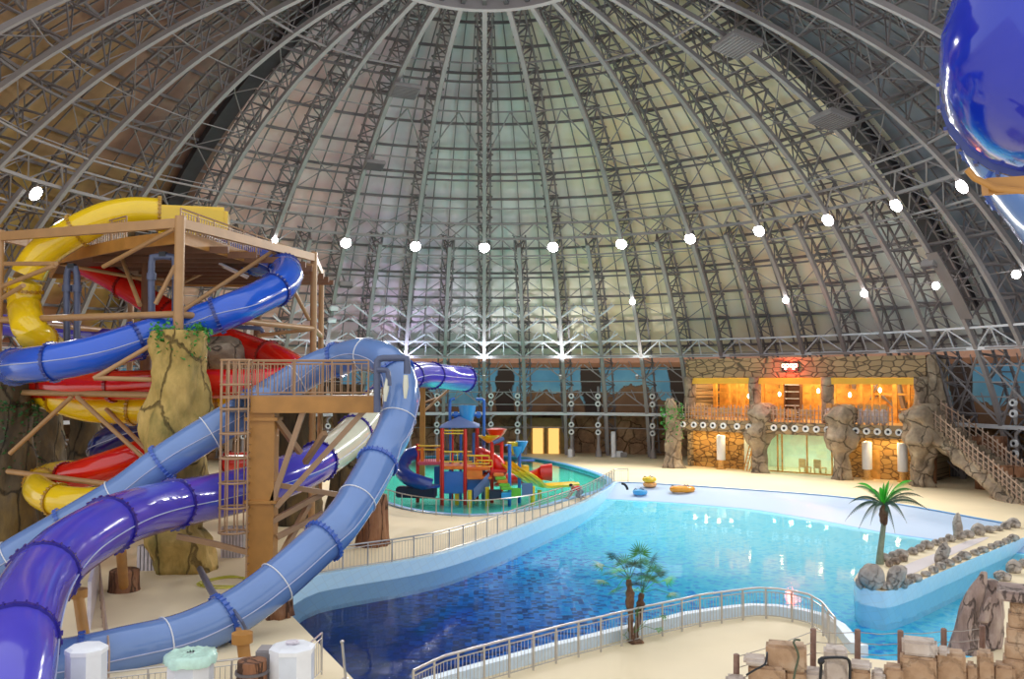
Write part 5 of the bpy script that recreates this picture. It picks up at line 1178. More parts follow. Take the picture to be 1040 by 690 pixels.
# tubes and slides of the structure
def ptube(name, ctrl, r, c, label=None, n=14): pp(lambda m: m.tube(spline([at(*q) for q in ctrl], .25), r, n), name, c, label, True)
ptube('tube_slide', [(425, 460, 61.5), (415, 463, 61), (409, 470, 60.4), (408, 478, 59.8), (414, 485, 59.2), (425, 490, 58.9), (438, 494, 58.9)], .5, 'n', 'dark blue curving tube slide')
pp(lambda m: m.bbox(at(423, 500, 59.1), (2.6, .9, .7), -.25, .08), 'tube_base', 'k')
for t_ in ((409, 470, 60.4), (414, 485, 59.2), (438, 494, 58.9)):
    pp(lambda m: m.lathe(at(*t_), [(.5, -.08), (.58, -.08), (.58, .08), (.5, .08)], 14), 'tube_ring', 'n')
ptube('spiral_slide', [(486, 460, 62.5), (494, 464, 61.8), (503, 469, 61.2), (509, 476, 61.2), (505, 483, 61.8), (495, 485, 62.8), (500, 488, 64), (520, 487, 64), (540, 485, 62.5), (551, 481, 61.6)], .46, 'r', 'red spiral tube slide')
pp(lambda m: m.rings([[at(553, 480, 61.4) + Vector((d, 0, 0)) + Vector((0, math.cos(q) * r, math.sin(q) * r)) for q in [math.pi * 2 * i / 16 for i in range(16)]] for d, r in ((-.3, .5), (.5, .62), (.5, .46), (-.2, .4))], True), 'slide_mouth', 'r', smooth=True)
for dx in (-.42, 0, .42):
    path = spline([at(517, 471, 61) + Vector((dx, 0, 0)), at(528, 480, 60.2) + Vector((dx, 0, 0)), at(540, 489, 60.9) + Vector((dx, 0, 0)), at(550, 494, 62.2) + Vector((dx * .3, -dx, 0)), at(566, 493.6, 63.6) + Vector((0, -dx, 0)), at(586, 492.2, 64.6) + Vector((0, -dx * .9, 0))], .3)
    def f(m):
        rows = []
        for k, p in enumerate(path):
            t_ = (path[min(k + 1, len(path) - 1)] - path[max(k - 1, 0)]).normalized(); s_ = t_.cross(Vector((0, 0, 1))).normalized() * .22
            u_ = Vector((0, 0, 1)); rows.append([p - s_ + u_ * .16, p - s_ * .8, p + s_ * .8, p + s_ + u_ * .16, p + s_ * 1.15 + u_ * .1, p + s_ * .85 - u_ * .07, p - s_ * .85 - u_ * .07, p - s_ * 1.15 + u_ * .1])
        m.rings(rows)
    pp(f, 'yellow_slide_lane', 'y', smooth=True)
panel(530, 537, 473, 486, 61.6, 'y', .9, 'slide_tower_box'); panel(530, 541, 491, 504, 59, 'c', .1, 'grey_panel')
postp(517.5, 452, 58.9, 'b', .12); postp(527.5, 450, 60.5, 'b', .12)
for x, y in ((525, 457), (530, 452), (521, 453)):
    pp(lambda m: m.lathe(at(x, y, 59.8), [(.03, -.55), (.38, .12), (.42, .25), (.34, .2)], 14), 'tipping_cone', 's' if x > 524 else 'y', smooth=True)
pp(lambda m: m.tube([at(513, 452.5, 59), at(530, 451, 60.4)], .06, 8), 'crossbar', 'b', smooth=True)
pp(lambda m: m.tube([at(528, 468, 61), at(543, 468, 61)], .08, 8), 'crossbar', 'b', smooth=True)
# ---- railings around the splash pool and the deck
def off(line, d):
    out = []; n = len(line)
    for k, p in enumerate(line):
        t_ = line[min(k + 1, n - 1)] - line[max(k - 1, 0)]; t_.z = 0; t_.normalize(); out.append(p + Vector((-t_.y, t_.x, 0)) * d)
    return out
k0 = min(range(len(SPL)), key=lambda k: (SPL[k] - G(391, 510)).length); k1 = min(range(len(SPL)), key=lambda k: (SPL[k] - G(566, 510)).length)
seg = SPL[min(k0, k1):max(k0, k1) + 1]
cen = sum(SPL, Vector()) / len(SPL); seg = [cen + (p - cen) * 1.035 for p in seg]
rail('splash_fence', seg, .95, M['chrome'], None, 0, 'slender steel fence along the front of the splash pool', 'fence', post=1.05, pr=.035, midr=False)
seg = off(left_wall, .3 if (off(left_wall, .3)[3] - cen).length < (left_wall[3] - cen).length else -.3)
seg = [p for p in seg if at(0, 0, 1) and p.y > G(326, 592).y]
seg.append(G(638, 489.5))
rail('deck_fence', seg, 1.0, M['chrome'], None, .17, 'long steel deck fence on top of the left wave pool wall', 'fence', post=1.2, pr=.035, bar=.006)
seg = off(penin[1:], -.42)
if inpoly(seg[9].x, seg[9].y, POOL): seg = off(penin[1:], .42)
rail('curved_railing', seg, 1.0, M['chrome'], None, .125, 'curved steel railing around the near peninsula deck', 'railing', post=.86, pr=.034, bar=.007)
# ---- the crouching worker
M['skin'] = mat('skin', rgb(196, 142, 112), .5); M['shirt'] = mat('red_shirt', rgb(214, 34, 50), .8, 0, .1, 6); M['trouser'] = mat('grey_trousers', rgb(120, 122, 134), .8, 0, .1, 6); M['hair'] = mat('dark_hair', rgb(40, 30, 28), .7)
def skin_body(name, nodes, edges, m, parent=None, loc=(0, 0, 0), rz=0, sub=2):
    me = bpy.data.meshes.new(name); me.from_pydata([n_[0] for n_ in nodes], edges, []); o = bpy.data.objects.new(name, me); COL.objects.link(o)
    me.materials.append(m); sk = o.modifiers.new('skin', 'SKIN'); sk.use_smooth_shade = True
    lay = me.skin_vertices[0] if me.skin_vertices else None
    if lay is None:
        bm = bmesh.new(); bm.from_mesh(me); bm.verts.layers.skin.verify(); bm.to_mesh(me); bm.free(); lay = me.skin_vertices[0]
    for k, n_ in enumerate(nodes): r = n_[1]; lay.data[k].radius = (r, r) if not hasattr(r, '__len__') else r
    lay.data[0].use_root = True
    s = o.modifiers.new('sub', 'SUBSURF'); s.levels = sub; s.render_levels = sub
    if parent: o.parent = parent
    return o
wk_ = thing('person', 'person in red shirt and grey trousers crouching on all fours beside the splash pool coping', 'person', G(588.5, 507.5), math.radians(188))
wk_.scale = (1.25, 1.25, 1.25)
def hand(sx):
    """five short fingers resting on the ground"""
    base = Vector((.62, .17 * sx, .105)); nodes = [(base, .035), (base + Vector((.06, 0, -.01)), .034)]; edges = [(0, 1)]
    for k, (dy, l) in enumerate(((-.03, .07), (-.01, .085), (.012, .08), (.032, .06))):
        a_ = len(nodes); nodes += [(base + Vector((.09, dy * 1.1, -.012)), .0095), (base + Vector((.09 + l * .6, dy * 1.3, -.016)), .009), (base + Vector((.09 + l, dy * 1.4, -.03)), .008)]; edges += [(1, a_), (a_, a_ + 1), (a_ + 1, a_ + 2)]
    a_ = len(nodes); nodes += [(base + Vector((.03, -.045 * sx, -.01)), .011), (base + Vector((.06, -.07 * sx, -.025)), .009)]; edges += [(0, a_), (a_, a_ + 1)]
    return nodes, edges
# nodes: pelvis root, spine, neck, head, arms, legs  (x forward)
nodes = [(Vector((-.12, 0, .50)), (.15, .13)), (Vector((.08, 0, .60)), (.14, .12)), (Vector((.28, 0, .66)), (.15, .13)), (Vector((.37, 0, .70)), (.06, .06)), (Vector((.46, 0, .72)), (.085, .09)), (Vector((.52, 0, .68)), (.07, .08)),
         (Vector((.30, .17, .62)), .06), (Vector((.42, .20, .38)), .048), (Vector((.60, .17, .13)), .032), (Vector((.30, -.17, .62)), .06), (Vector((.42, -.20, .38)), .048), (Vector((.60, -.17, .13)), .032),
         (Vector((-.10, .12, .46)), .10), (Vector((.22, .17, .26)), .075), (Vector((-.12, .15, .10)), .055), (Vector((.02, .15, .04)), .045), (Vector((-.10, -.12, .46)), .10), (Vector((.12, -.17, .12)), .075), (Vector((-.30, -.15, .09)), .05), (Vector((-.34, -.15, .03)), .04)]
edges = [(0, 1), (1, 2), (2, 3), (3, 4), (4, 5), (2, 6), (6, 7), (7, 8), (2, 9), (9, 10), (10, 11), (0, 12), (12, 13), (13, 14), (14, 15), (0, 16), (16, 17), (17, 18), (18, 19)]
for sx in (1, -1):
    hn, he = hand(sx); b0 = len(nodes); nodes += hn; edges += [(8 if sx > 0 else 11, b0)] + [(a_ + b0, c_ + b0) for a_, c_ in he]
body = skin_body('body', nodes, edges, M['skin'], wk_); KIDS.setdefault(wk_.name, []).append(body)
cl = [(Vector((-.14, 0, .52)), (.19, .165)), (Vector((.08, 0, .60)), (.185, .165)), (Vector((.31, 0, .67)), (.20, .17)), (Vector((.30, .18, .61)), .08), (Vector((.37, .20, .46)), .066), (Vector((.30, -.18, .61)), .08), (Vector((.37, -.20, .46)), .066)]
skin_body('shirt', cl, [(0, 1), (1, 2), (2, 3), (3, 4), (2, 5), (5, 6)], M['shirt'], wk_)
cl = [(Vector((.04, 0, .58)), (.15, .14)), (Vector((-.10, 0, .50)), (.175, .155)), (Vector((-.11, .12, .45)), .125), (Vector((.22, .17, .26)), .105), (Vector((-.10, .15, .11)), .078), (Vector((-.11, -.12, .45)), .125), (Vector((.12, -.17, .13)), .105), (Vector((-.28, -.15, .1)), .072)]
skin_body('trousers', cl, [(0, 1), (1, 2), (2, 3), (3, 4), (1, 5), (5, 6), (6, 7)], M['trouser'], wk_)
mb = MB(); mb.blob(wk_.location + Matrix.Rotation(0, 3, 'Z') @ Vector((.46, 0, .76)), (.1, .09, .085), 3, .08, 2, 3); hr = mb.build('hair', M['hair'], wk_, True)
for sx in (1, -1):
    mb = MB(); mb.blob(wk_.location + Vector((.532, .028 * sx, .69)), (.012, .012, .012), 1, 0, 1, 2); mb.build('eye', M['hair'], wk_, True)
mb = MB(); mb.blob(wk_.location + Vector((.548, 0, .668)), (.018, .013, .022), 1, 0, 1, 2); mb.build('nose', M['skin'], wk_, True)
mb = MB()
# ---- inflatable rings on the beach
def ring_(label, px_, py_, R_, r_, mats, z=None, cat='swim ring', stretch=1.0, name='swim_ring', z0=0):
    Y = G(px_, py_, 0); z_ = floor_z(Y.x, Y.y) if inpoly(Y.x, Y.y, POOL) else 0; c = Vector((Y.x, Y.y, z_ + r_ + z0)); t = thing(name, label, cat, c - Vector((0, 0, r_)))
    mb = MB(); mb.tube([c + Vector((math.cos(q) * R_ * stretch, math.sin(q) * R_, 0)) for q in [2 * math.pi * i / 28 for i in range(28)]], r_, 12, closed=True); mb.build('tube', mats[0], t, True)
    for k in range(3 if stretch == 1 else 4):
        q = 1.2 + k * 2.0; mb = MB(); p = c + Vector((math.cos(q) * R_ * stretch, math.sin(q) * R_, 0)); mb.tube([p + Vector((0, 0, r_ * .9)) + Vector((-.1, 0, 0)), p + Vector((0, 0, r_ + .07)), p + Vector((.1, 0, r_ * .9))], .025, 6); mb.build('handle', mats[1], t, True)
    return t
M['ringblue'] = mat('ring_light_blue', rgb(70, 170, 228), .3, 0, .1, 4, coat=.5); M['ringyellow'] = mat('ring_yellow', rgb(240, 200, 36), .3, 0, .1, 4, coat=.5); M['ringorange'] = mat('ring_orange', rgb(246, 160, 30), .3, 0, .1, 4, coat=.5); M['ringmix'] = mat('ring_coral', rgb(240, 160, 90), .3, 0, .4, 5, coat=.5)
ring_('light blue swim ring lying at the corner of the pale beach', 650, 497.5, .33, .2, (M['ringblue'], M['navy']))
ring_('coral swim ring under the yellow one on the pale beach', 660, 494, .33, .18, (M['ringmix'], M['ringblue']))
ring_('yellow swim ring stacked on the coral one', 659.5, 494, .33, .19, (M['ringyellow'], M['navy']), z0=.36)
ring_('long orange double swim ring on the pale beach', 693, 497.5, .34, .21, (M['ringorange'], M['black']), stretch=2.1, name='double_ring')
mb = MB(); c = G(628, 497, 0) + Vector((.3, 0, 0)); mb.tube([c + Vector((math.cos(q) * .45 - .1, 0, math.sin(q) * .45 - .05)) for q in [0.1 * i for i in range(16)]], .09, 8)
setp(mb.build('hose_end', M['black'], smooth=True), 'short black curved hose at the corner between fence and pale beach', 'hose')
# ================================================================== jetty boulders, palms, foreground
M['boulder'] = rockmat('grey_boulder', rgb(138, 126, 116), rgb(180, 168, 156), rgb(208, 198, 186), 1.6, .2, .8, 1.6)
M['boulderbrown'] = rockmat('brown_boulder', rgb(110, 92, 80), rgb(150, 130, 112), rgb(180, 160, 140), 1.8, .25, .8, 1.8)
rb = random.Random(11)
def boulder(px_, py_, w, h, label, group=None, m='boulder', depth=None, z=0, seed=None, tilt=0, amp=.22):
    g = G(px_, py_, z); s = g.y / F; W_ = w * s * .52; H_ = h * s * .52; D_ = (depth or W_ * .9)
    mb = MB(); M_ = Matrix.Rotation(tilt, 3, 'Y'); mb.blob(g + Vector((0, 0, H_ * .8)), (W_, D_, H_), seed if seed is not None else rb.random() * 50, amp, 1.0, 3, M_)
    return setp(mb.build('boulder', M[m], smooth='all'), label, 'boulder', group)
boulder(886, 598, 25, 27, 'largest round grey boulder at the tip of the rock jetty', seed=3, amp=.12)
boulder(874, 597, 9, 12, 'small boulder left of the largest one at the jetty tip')
boulder(910, 598, 17, 27, 'upright leaning boulder to the right of the largest one at the jetty tip', seed=8, tilt=.35)
boulder(900, 599, 13, 8, 'flat stone between the two largest boulders of the jetty')
boulder(918, 597, 9, 12, 'squat boulder against the upright leaning one on the jetty')
boulder(973, 548, 9, 30, 'thin standing stone on the pool side of the jetty', seed=5, amp=.3)
boulder(957, 573, 13, 24, 'leaning slab on the river side of the jetty', seed=6, tilt=.5)
def row(pts, group, label, m, smin, smax, dz=0, f=.55):
    L_ = spline([Vector((x, y, 0)) for x, y in pts], 1.0); acc = 0; k = 0
    while k < len(L_):
        p = L_[k]; w = rb.uniform(smin, smax) * (.55 + .45 * (p.y - 500) / 100 if p.y < 600 else 1); boulder(p.x, p.y, w, w * rb.uniform(f, f + .35), label, group, m)
        k += max(1, int(w * .85))
row([(898, 570), (910, 567), (928, 563), (945, 556), (958, 552), (975, 548), (1000, 542), (1030, 536)], 'pool side rocks of the jetty', 'rounded rock in the row lining the pool side of the jetty', 'boulder', 11, 18)
row([(903, 576), (912, 572), (918, 570)], 'rocks around the jetty palm', 'small rock around the foot of the jetty palm', 'boulderbrown', 8, 12)
row([(922, 594), (935, 588), (950, 581), (965, 574), (985, 566), (1010, 557), (1036, 547)], 'river side rocks of the jetty', 'rounded rock in the row lining the river side of the jetty', 'boulder', 10, 17)
row([(1008, 600), (1016, 592), (1026, 584), (1038, 578), (1050, 574)], 'rocks on the outer river bank', 'rounded rock on the outer bank of the turquoise river', 'boulder', 12, 17, f=.6)
poly_mesh('jetty_surface', [(p.x, p.y) for p in smooth_loop(gl([(905, 585), (925, 572), (960, 559), (985, 549), (1005, 546), (985, 556), (958, 568), (925, 584)]))], [], .012, deckmat('pinkish_grey_screed', rgb(214, 204, 204)), 'pinkish grey screed on top of the jetty', 'floor')
# ---- palms
M['frond'] = mat('palm_green', rgb(62, 132, 52), .45, 0, .3, 4); M['frond_bright'] = mat('bright_palm_green', rgb(66, 190, 50), .45, 0, .25, 4); M['frond_dark'] = mat('dark_palm_frond', rgb(60, 88, 70), .5, 0, .4, 5)
M['trunk'] = rockmat('palm_trunk', rgb(84, 56, 40), rgb(128, 90, 64), rgb(160, 122, 90), 5, .5, 1, 8, (1, 1, .5)); M['smoothtrunk'] = mat('grey_green_trunk', rgb(130, 140, 116), .6, 0, .2, 6, .4, 30)
def frond(base, tip, arch, wid, m, parent, n=26, droop=.5, name='frond'):
    base = Vector(base); tip = Vector(tip); mid = (base + tip) / 2 + Vector((0, 0, arch)); mb = MB(); pts = []
    for k in range(n + 1):
        t = k / n; pts.append(base * (1 - t) ** 2 + mid * 2 * t * (1 - t) + tip * t * t)
    mb.tube(pts, [.028 * (1 - .8 * k / n) for k in range(n + 1)], 5)
    for k in range(2, n):
        t_ = (pts[k + 1] - pts[k - 1]).normalized(); s_ = t_.cross(Vector((0, 0, 1))).normalized(); up = s_.cross(t_); f = math.sin(math.pi * min(1, k / n * .9 + .12)) * wid
        for sg in (-1, 1):
            e = pts[k] + (s_ * sg * .75 + t_ * .5 - up * droop).normalized() * f; w_ = t_ * .035
            mb.add([pts[k] - w_, pts[k] + w_, e + w_ * .2], [(0, 1, 2)]); 
    return mb.build(name, m, parent)
pb = G(893.5, 573); PX = pb.y / F
palm = thing('feather_palm', 'feather palm with bright green crown standing on the rock jetty', 'palm', pb)
top = Vector((pb.x + 5 * PX, pb.y, 41 * PX + .2))
mb = MB(); mb.tube([pb, pb + Vector((.03, 0, .5)), pb.lerp(top, .6), top - Vector((0, 0, .2))], [.17, .13, .115, .1], 12); mb.build('trunk', M['smoothtrunk'], palm, True)
mb = MB(); mb.blob(top + Vector((0, 0, .15)), (.17, .17, .5), 4, .35, 3, 3); mb.build('crown_shaft', M['trunk'], palm, True)
c0 = top + Vector((0, 0, .55))
for tx, ty, dy, m in ((858, 530, .3, 'frond_dark'), (872, 538, -.7, 'frond_dark'), (870, 492, .5, 'frond_bright'), (866, 496, -.6, 'frond'), (909, 542, -.6, 'frond_dark'), (944, 519, .2, 'frond_dark'), (927, 489, .5, 'frond_bright'), (928, 499, -.5, 'frond'), (935, 513, 1.1, 'frond_dark'), (862, 512, 1.2, 'frond_dark'), (884, 534, -1.1, 'frond_dark'), (921, 532, -1.0, 'frond_dark'), (882, 500, 1.4, 'frond'), (917, 503, 1.3, 'frond'), (938, 506, .9, 'frond_dark')):
    tip = at(tx, ty, pb.y + dy); frond(c0, tip, .75 if ty < 520 else .95, .3 if m != 'frond_dark' else .26, M[m], palm, droop=.5 if m != 'frond_dark' else 1.0)
for tx, ty, dy in ((898, 490, 0), (903, 488, .1), (907, 492, -.2), (894, 495, .2)): frond(c0, at(tx, ty, pb.y + dy), .15, .2, M['frond_bright'], palm, droop=-.1, name='young_frond')
def fan(mb, c, d, r, rr_):
    d = d.normalized(); s_ = d.cross(Vector((0, 0, 1))); s_ = s_.normalized() if s_.length > .1 else Vector((1, 0, 0)); u_ = s_.cross(d)
    for k in range(17):
        a_ = (k - 8) / 8 * 1.75; v = d * math.cos(a_) + s_ * math.sin(a_); e = c + v * r * rr_.uniform(.8, 1.1) - Vector((0, 0, .12 * r + abs(a_) * .06 * r)); w_ = (s_ * math.cos(a_) - d * math.sin(a_)) * .014
        m_ = c.lerp(e, .5) + u_ * .03; mb.add([c, m_ - w_, e, m_ + w_], [(0, 1, 2, 3)])
b2 = G(643.5, 653); S2 = b2.y / F; fp = thing('fan_palm', 'pair of short fan palms sprouting together beside the curved railing', 'palm', b2); rr2 = random.Random(5)
for tr, (bx, tx, ty, dy, fans) in enumerate(((-2, 639, 589, 0, ((612, 575, .3), (624, 567, -.3), (614, 590, -.2), (627, 597, .2), (635, 572, .5), (643, 575, -.5), (652, 572, .4), (630, 580, .8), (622, 583, -.8), (648, 584, -.7), (636, 586, -.9))), (3, 652, 603, .3, ((650, 562, .2), (663, 571, -.2), (664, 580, .4), (676, 590, .1), (680, 603, -.3), (648, 594, -.5), (660, 590, .7), (644, 600, .5), (656, 587, -.7), (668, 585, -.5))))):
    q0 = b2 + Vector((bx * S2, dy, 0)); q1 = at(tx, ty, b2.y + dy)
    mb = MB(); K = 14; mb.tube([q0.lerp(q1, k / K) + Vector((.015 * math.sin(k * 1.3 + tr), 0, 0)) for k in range(K + 1)], [.075 + .02 * (k % 2) + (.045 if .5 < k / K < .8 else 0) for k in range(K + 1)], 10); mb.build('trunk', M['trunk'], fp, True)
    for k, (fx, fy, fd) in enumerate(fans):
        c = at(fx, fy, b2.y + dy + fd); st = q1 + Vector((0, 0, .02)); mb = MB(); mid = (st + c) / 2 + Vector((0, 0, .12))
        mb.tube([st, st.lerp(mid, .6), mid, c], .009, 5); fan(mb, c, (c - q1) + Vector((0, 0, .05)), .47, rr2); fan(mb, c - Vector((0, 0, .02)), (c - q1) + Vector((0, .1, -.12)), .4, rr2); mb.build('fan_frond', M[('frond', 'frond_dark', 'frond', 'frond_bright')[k % 4]], fp)
for fx, fy, dd in ((634, 646, -.1), (667, 640, .2), (672, 627, .3), (647, 622, 0)):
    c = at(fx, fy, b2.y + dd); mb = MB(); mb.tube([b2 + Vector((.03, 0, .3)), (b2 + c) / 2 + Vector((0, 0, .3)), c], .008, 5); fan(mb, c, Vector((c.x - b2.x, dd, .25)), .28, rr2); mb.build('fan_frond', M['frond'], fp)
mb = MB(); mb.bbox(b2 + Vector((.05, 0, .03)), (.42, .4, .1), .3, .03); mb.build('root_mat', M['trunk'], fp)
# ---- tall standing rock by the river
g = G(990, 662); t = thing('standing_rock', 'tall split grey rock standing by the river bank, behind the rope fence', 'rock', g); s = g.y / F
def spire(name, pts, m, seed, amp=.25):
    rows = []; pts_ = spline([p for p, r in pts], .08); rs = []
    for p in pts_: z = (p.z - pts_[0].z) / max(.01, pts_[-1].z - pts_[0].z); k = z * (len(pts) - 1); i = min(int(k), len(pts) - 2); rs.append(pts[i][1] * (1 - k + i) + pts[i + 1][1] * (k - i))
    for p, r in zip(pts_, rs):
        row_ = []
        for i in range(26):
            th = 2 * math.pi * i / 26; d = hexdir(th); w = noise.fractal(Vector((d.x * 1.6 + seed, d.y * 1.6, p.z * 1.3)), 1, 2, 4); row_.append(p + Vector((d.x * r, d.y * r * .8, 0)) * (1 + amp * w + .08 * math.sin(th * 5 + seed)))
        rows.append(row_)
    mb = MB(); mb.rings(rows); return mb.build(name, m, t, 'all')
M['spire'] = rockmat('furrowed_grey_rock', rgb(112, 92, 84), rgb(158, 136, 126), rgb(192, 174, 160), 1.6, .15, 1, 1.4, (1, 1, .3))
w = lambda x, y, dy=0: at(x, y, g.y + dy)
spire('left_spire', [(Vector((w(982, 664).x, g.y, 0)), .55), (w(982, 640), .4), (w(985, 615), .3), (w(993, 597), .26), (w(998, 586), .2), (w(999, 581), .08)], M['spire'], 4)
spire('right_slab', [(Vector((w(1006, 664).x, g.y + .4, 0)), .5), (w(1006, 640, .4), .36), (w(1007, 615, .4), .36), (w(1009, 598, .4), .3), (w(1008, 590, .4), .15)], M['spire'], 9)
spire('stub', [(w(998, 632, -.35), .14), (w(1001, 622, -.35), .12), (w(1004, 610, -.35), .1), (w(1005, 607, -.35), .04)], M['spire'], 12)
# ---- foreground block wall
M['block'] = rockmat('weathered_block', rgb(150, 116, 84), rgb(182, 148, 116), rgb(196, 172, 146), 1.3, .12, .5, .8)
M['blockpale'] = rockmat('pale_weathered_block', rgb(170, 150, 134), rgb(196, 180, 166), rgb(210, 198, 188), 1.3, .12, .5, .8)
YW = 17.5
def block(x0, x1, y0, y1, label, dy=0, m='block', d=.45, stacked=False, bev=.05):
    """a dressed block; each faces the terrace it stands on, a little turned from its neighbours"""
    Y = YW + dy; p, q = at(x0, y0 if stacked else 386 + (y0 - 386) * (Y + d) / Y, Y), at(x1, y1, Y); zb = q.z if y1 < 689 else .0; zt = p.z
    ang = -math.atan2((p.x + q.x) / 2, Y); w_ = (q.x - p.x) * .985; R_ = Matrix.Rotation(ang + .01 * ((x0 * 7) % 5 - 2), 3, 'Z'); c = Vector(((p.x + q.x) / 2, Y, 0)) + R_ @ Vector((0, d / 2, 0))
    mb = MB(); mb.bbox((c.x, c.y, (zt + zb) / 2), (w_ - .008, d, zt - zb - .004), 0, bev, R_)
    return setp(mb.build('stone_block', M[m], smooth=35), label, 'stone block')
B_L = [(737, 758, 684, 691, 'lowest grey block at the left end of the foreground wall', 0, 'blockpale'), (755, 779, 663, 677.5, 'rounded small block left of the big ochre block', .1, 'blockpale'), (760, 797, 678, 691, 'ochre block supporting the small rounded one', 0, 'block'), (778, 819, 650, 682, 'big ochre block with a green rope over it', -.1, 'block'),
       (797, 819, 682.5, 691, 'low block directly under the big roped one', 0, 'block'), (817, 837, 676, 691, 'low pinkish block between the roped block and the tall pale one', .1, 'blockpale'), (837, 861, 654, 691, 'tall pale block with a black hose looped over it', -.1, 'blockpale'), (863, 885, 669, 681, 'grey-topped block right of the tall pale one', .1, 'blockpale'), (864, 884, 681.5, 691, 'dark lower block right of the tall pale one', 0, 'block'),
       (885, 899, 677, 691, 'small tan block in the dip of the foreground wall', .1, 'blockpale'), (898, 917, 672, 691, 'square tan block left of the large light one', 0, 'block'), (917, 951, 645.5, 667.5, 'large light block highest in the middle of the foreground wall', -.1, 'blockpale'), (915, 950, 668, 691, 'broad block under the large light one', 0, 'block'), (951.5, 964, 654.5, 667, 'small cube beside the large light block', 0, 'blockpale'),
       (950.5, 980, 664, 691, 'broad tan block under the small cube', .05, 'block'), (980.5, 992, 670, 691, 'narrow tan block right of the broad one', .1, 'block'), (992.5, 1009, 657.5, 691, 'tall narrow block below the last rope post', -.05, 'block'), (1009.5, 1030, 670, 691, 'wide block at the foot of the stone pillar', .1, 'block')]
for x0, x1, y0, y1, lab, dy, m in B_L: block(x0, x1, y0, y1, lab, 0, m, stacked=any(abs(o[3] - y0) < 3.5 and o[0] < x1 - 4 and o[1] > x0 + 4 for o in B_L))
t = thing('stone_pillar', 'stone block pillar with a wide square cap at the right edge', 'pillar', at(1040, 690, YW)); t.location.z = 0
ys = [690.5, 672, 656, 640, 625, 613]; ang = -math.atan2(at(1045, 650, YW).x, YW); R_ = Matrix.Rotation(ang, 3, 'Z')
for k in range(5):
    p, q = at(1018 + k * 1.8, ys[k + 1], YW), at(1064, ys[k], YW); zb = 0 if k == 0 else q.z; c = Vector(((p.x + q.x) / 2, YW, 0)) + R_ @ Vector((0, .3, 0))
    mb = MB(); mb.bbox((c.x, c.y, (p.z + zb) / 2), ((q.x - p.x) * math.cos(ang), .6, p.z - zb - .015), 0, .03, R_); mb.build('course', M['block'], t, 35)
p = at(1046, 612, YW); c = p + R_ @ Vector((0, .3, 0)); mb = MB(); mb.bbox((c.x, c.y, p.z + .1), (1.15, 1.0, .2), 0, .04, R_); mb.build('cap', M['spire'], t, 35)
# rope posts with ropes
M['post'] = mat('weathered_post', rgb(142, 112, 98), .7, 0, .2, 8, .3, 40); M['rope'] = mat('pale_rope', rgb(180, 170, 160), .7)
tops = []
rope_root = thing('rope_fence', 'low fence of weathered round posts and pale ropes behind the block wall', 'fence', Vector((at(870, 690, 18.7).x, 18.7, 0)))
for x, y0, y1 in ((747, 665, 683), (825, 639, 676), (870, 640, 670), (914, 641, 670), (958, 639, 662), (997, 636, 670)):
    Y = 18.7 if x > 750 else 18; a_ = at(x, y1 + 6, Y); b_ = at(x + (1 if x < 900 else .5), y0, Y); a_.z = 0
    mb = MB(); mb.tube([Vector((at(x - 1, y1, Y).x, Y, 0)), b_, b_ + Vector((0, 0, .015))], [.065, .06, .03], 10); mb.build('post', M['post'], rope_root, True); tops.append(b_)
for a_, b_ in zip(tops, tops[1:]):
    for k in range(3):
        o_ = Vector((0, 0, -.05 - .22 * k)); mb = MB(); mb.tube([a_ + o_, (a_ + b_) / 2 + o_ - Vector((0, 0, .03)), b_ + o_], .009, 5); mb.build('rope', M['rope'], rope_root)
mb = MB(); mb.tube(spline([at(833, 690, YW - .15), at(834, 677, YW - .15), at(833, 670, YW - .18), at(838, 668.5, YW - .2), at(850, 668, YW - .2), at(860, 669, YW - .2), at(863, 675, YW - .18), at(863, 691, YW - .15)], .08), .03, 7)
mb.blob(at(834, 672, YW - .2), (.07, .05, .07), 2, .2, 2, 2); setp(mb.build('black_hose', M['black'], smooth=True), 'black hose looped over the tall pale block', 'hose')
M['greenrope'] = mat('dark_green_rope', rgb(84, 92, 70), .7)
mb = MB(); mb.tube(spline([at(806, 691, YW - .2), at(808, 680, YW - .2), at(811, 668, YW - .2), at(809, 660, YW - .2), at(806, 653, YW - .2), at(808, 650, YW - .05), at(812, 650.5, YW + .1)], .08), .022, 7)
setp(mb.build('green_rope', M['greenrope'], smooth=True), 'green rope hanging over the big ochre block', 'rope')
mb = MB(); mb.tube(spline([at(758, 686, YW - .1), at(768, 680, YW - .15), at(777, 675, YW - .18), at(779, 666, YW - .15), at(779, 663, YW)], .08), .02, 7)
setp(mb.build('black_twine', M['black'], smooth=True), 'black cord wrapped round the small rounded block', 'cord')
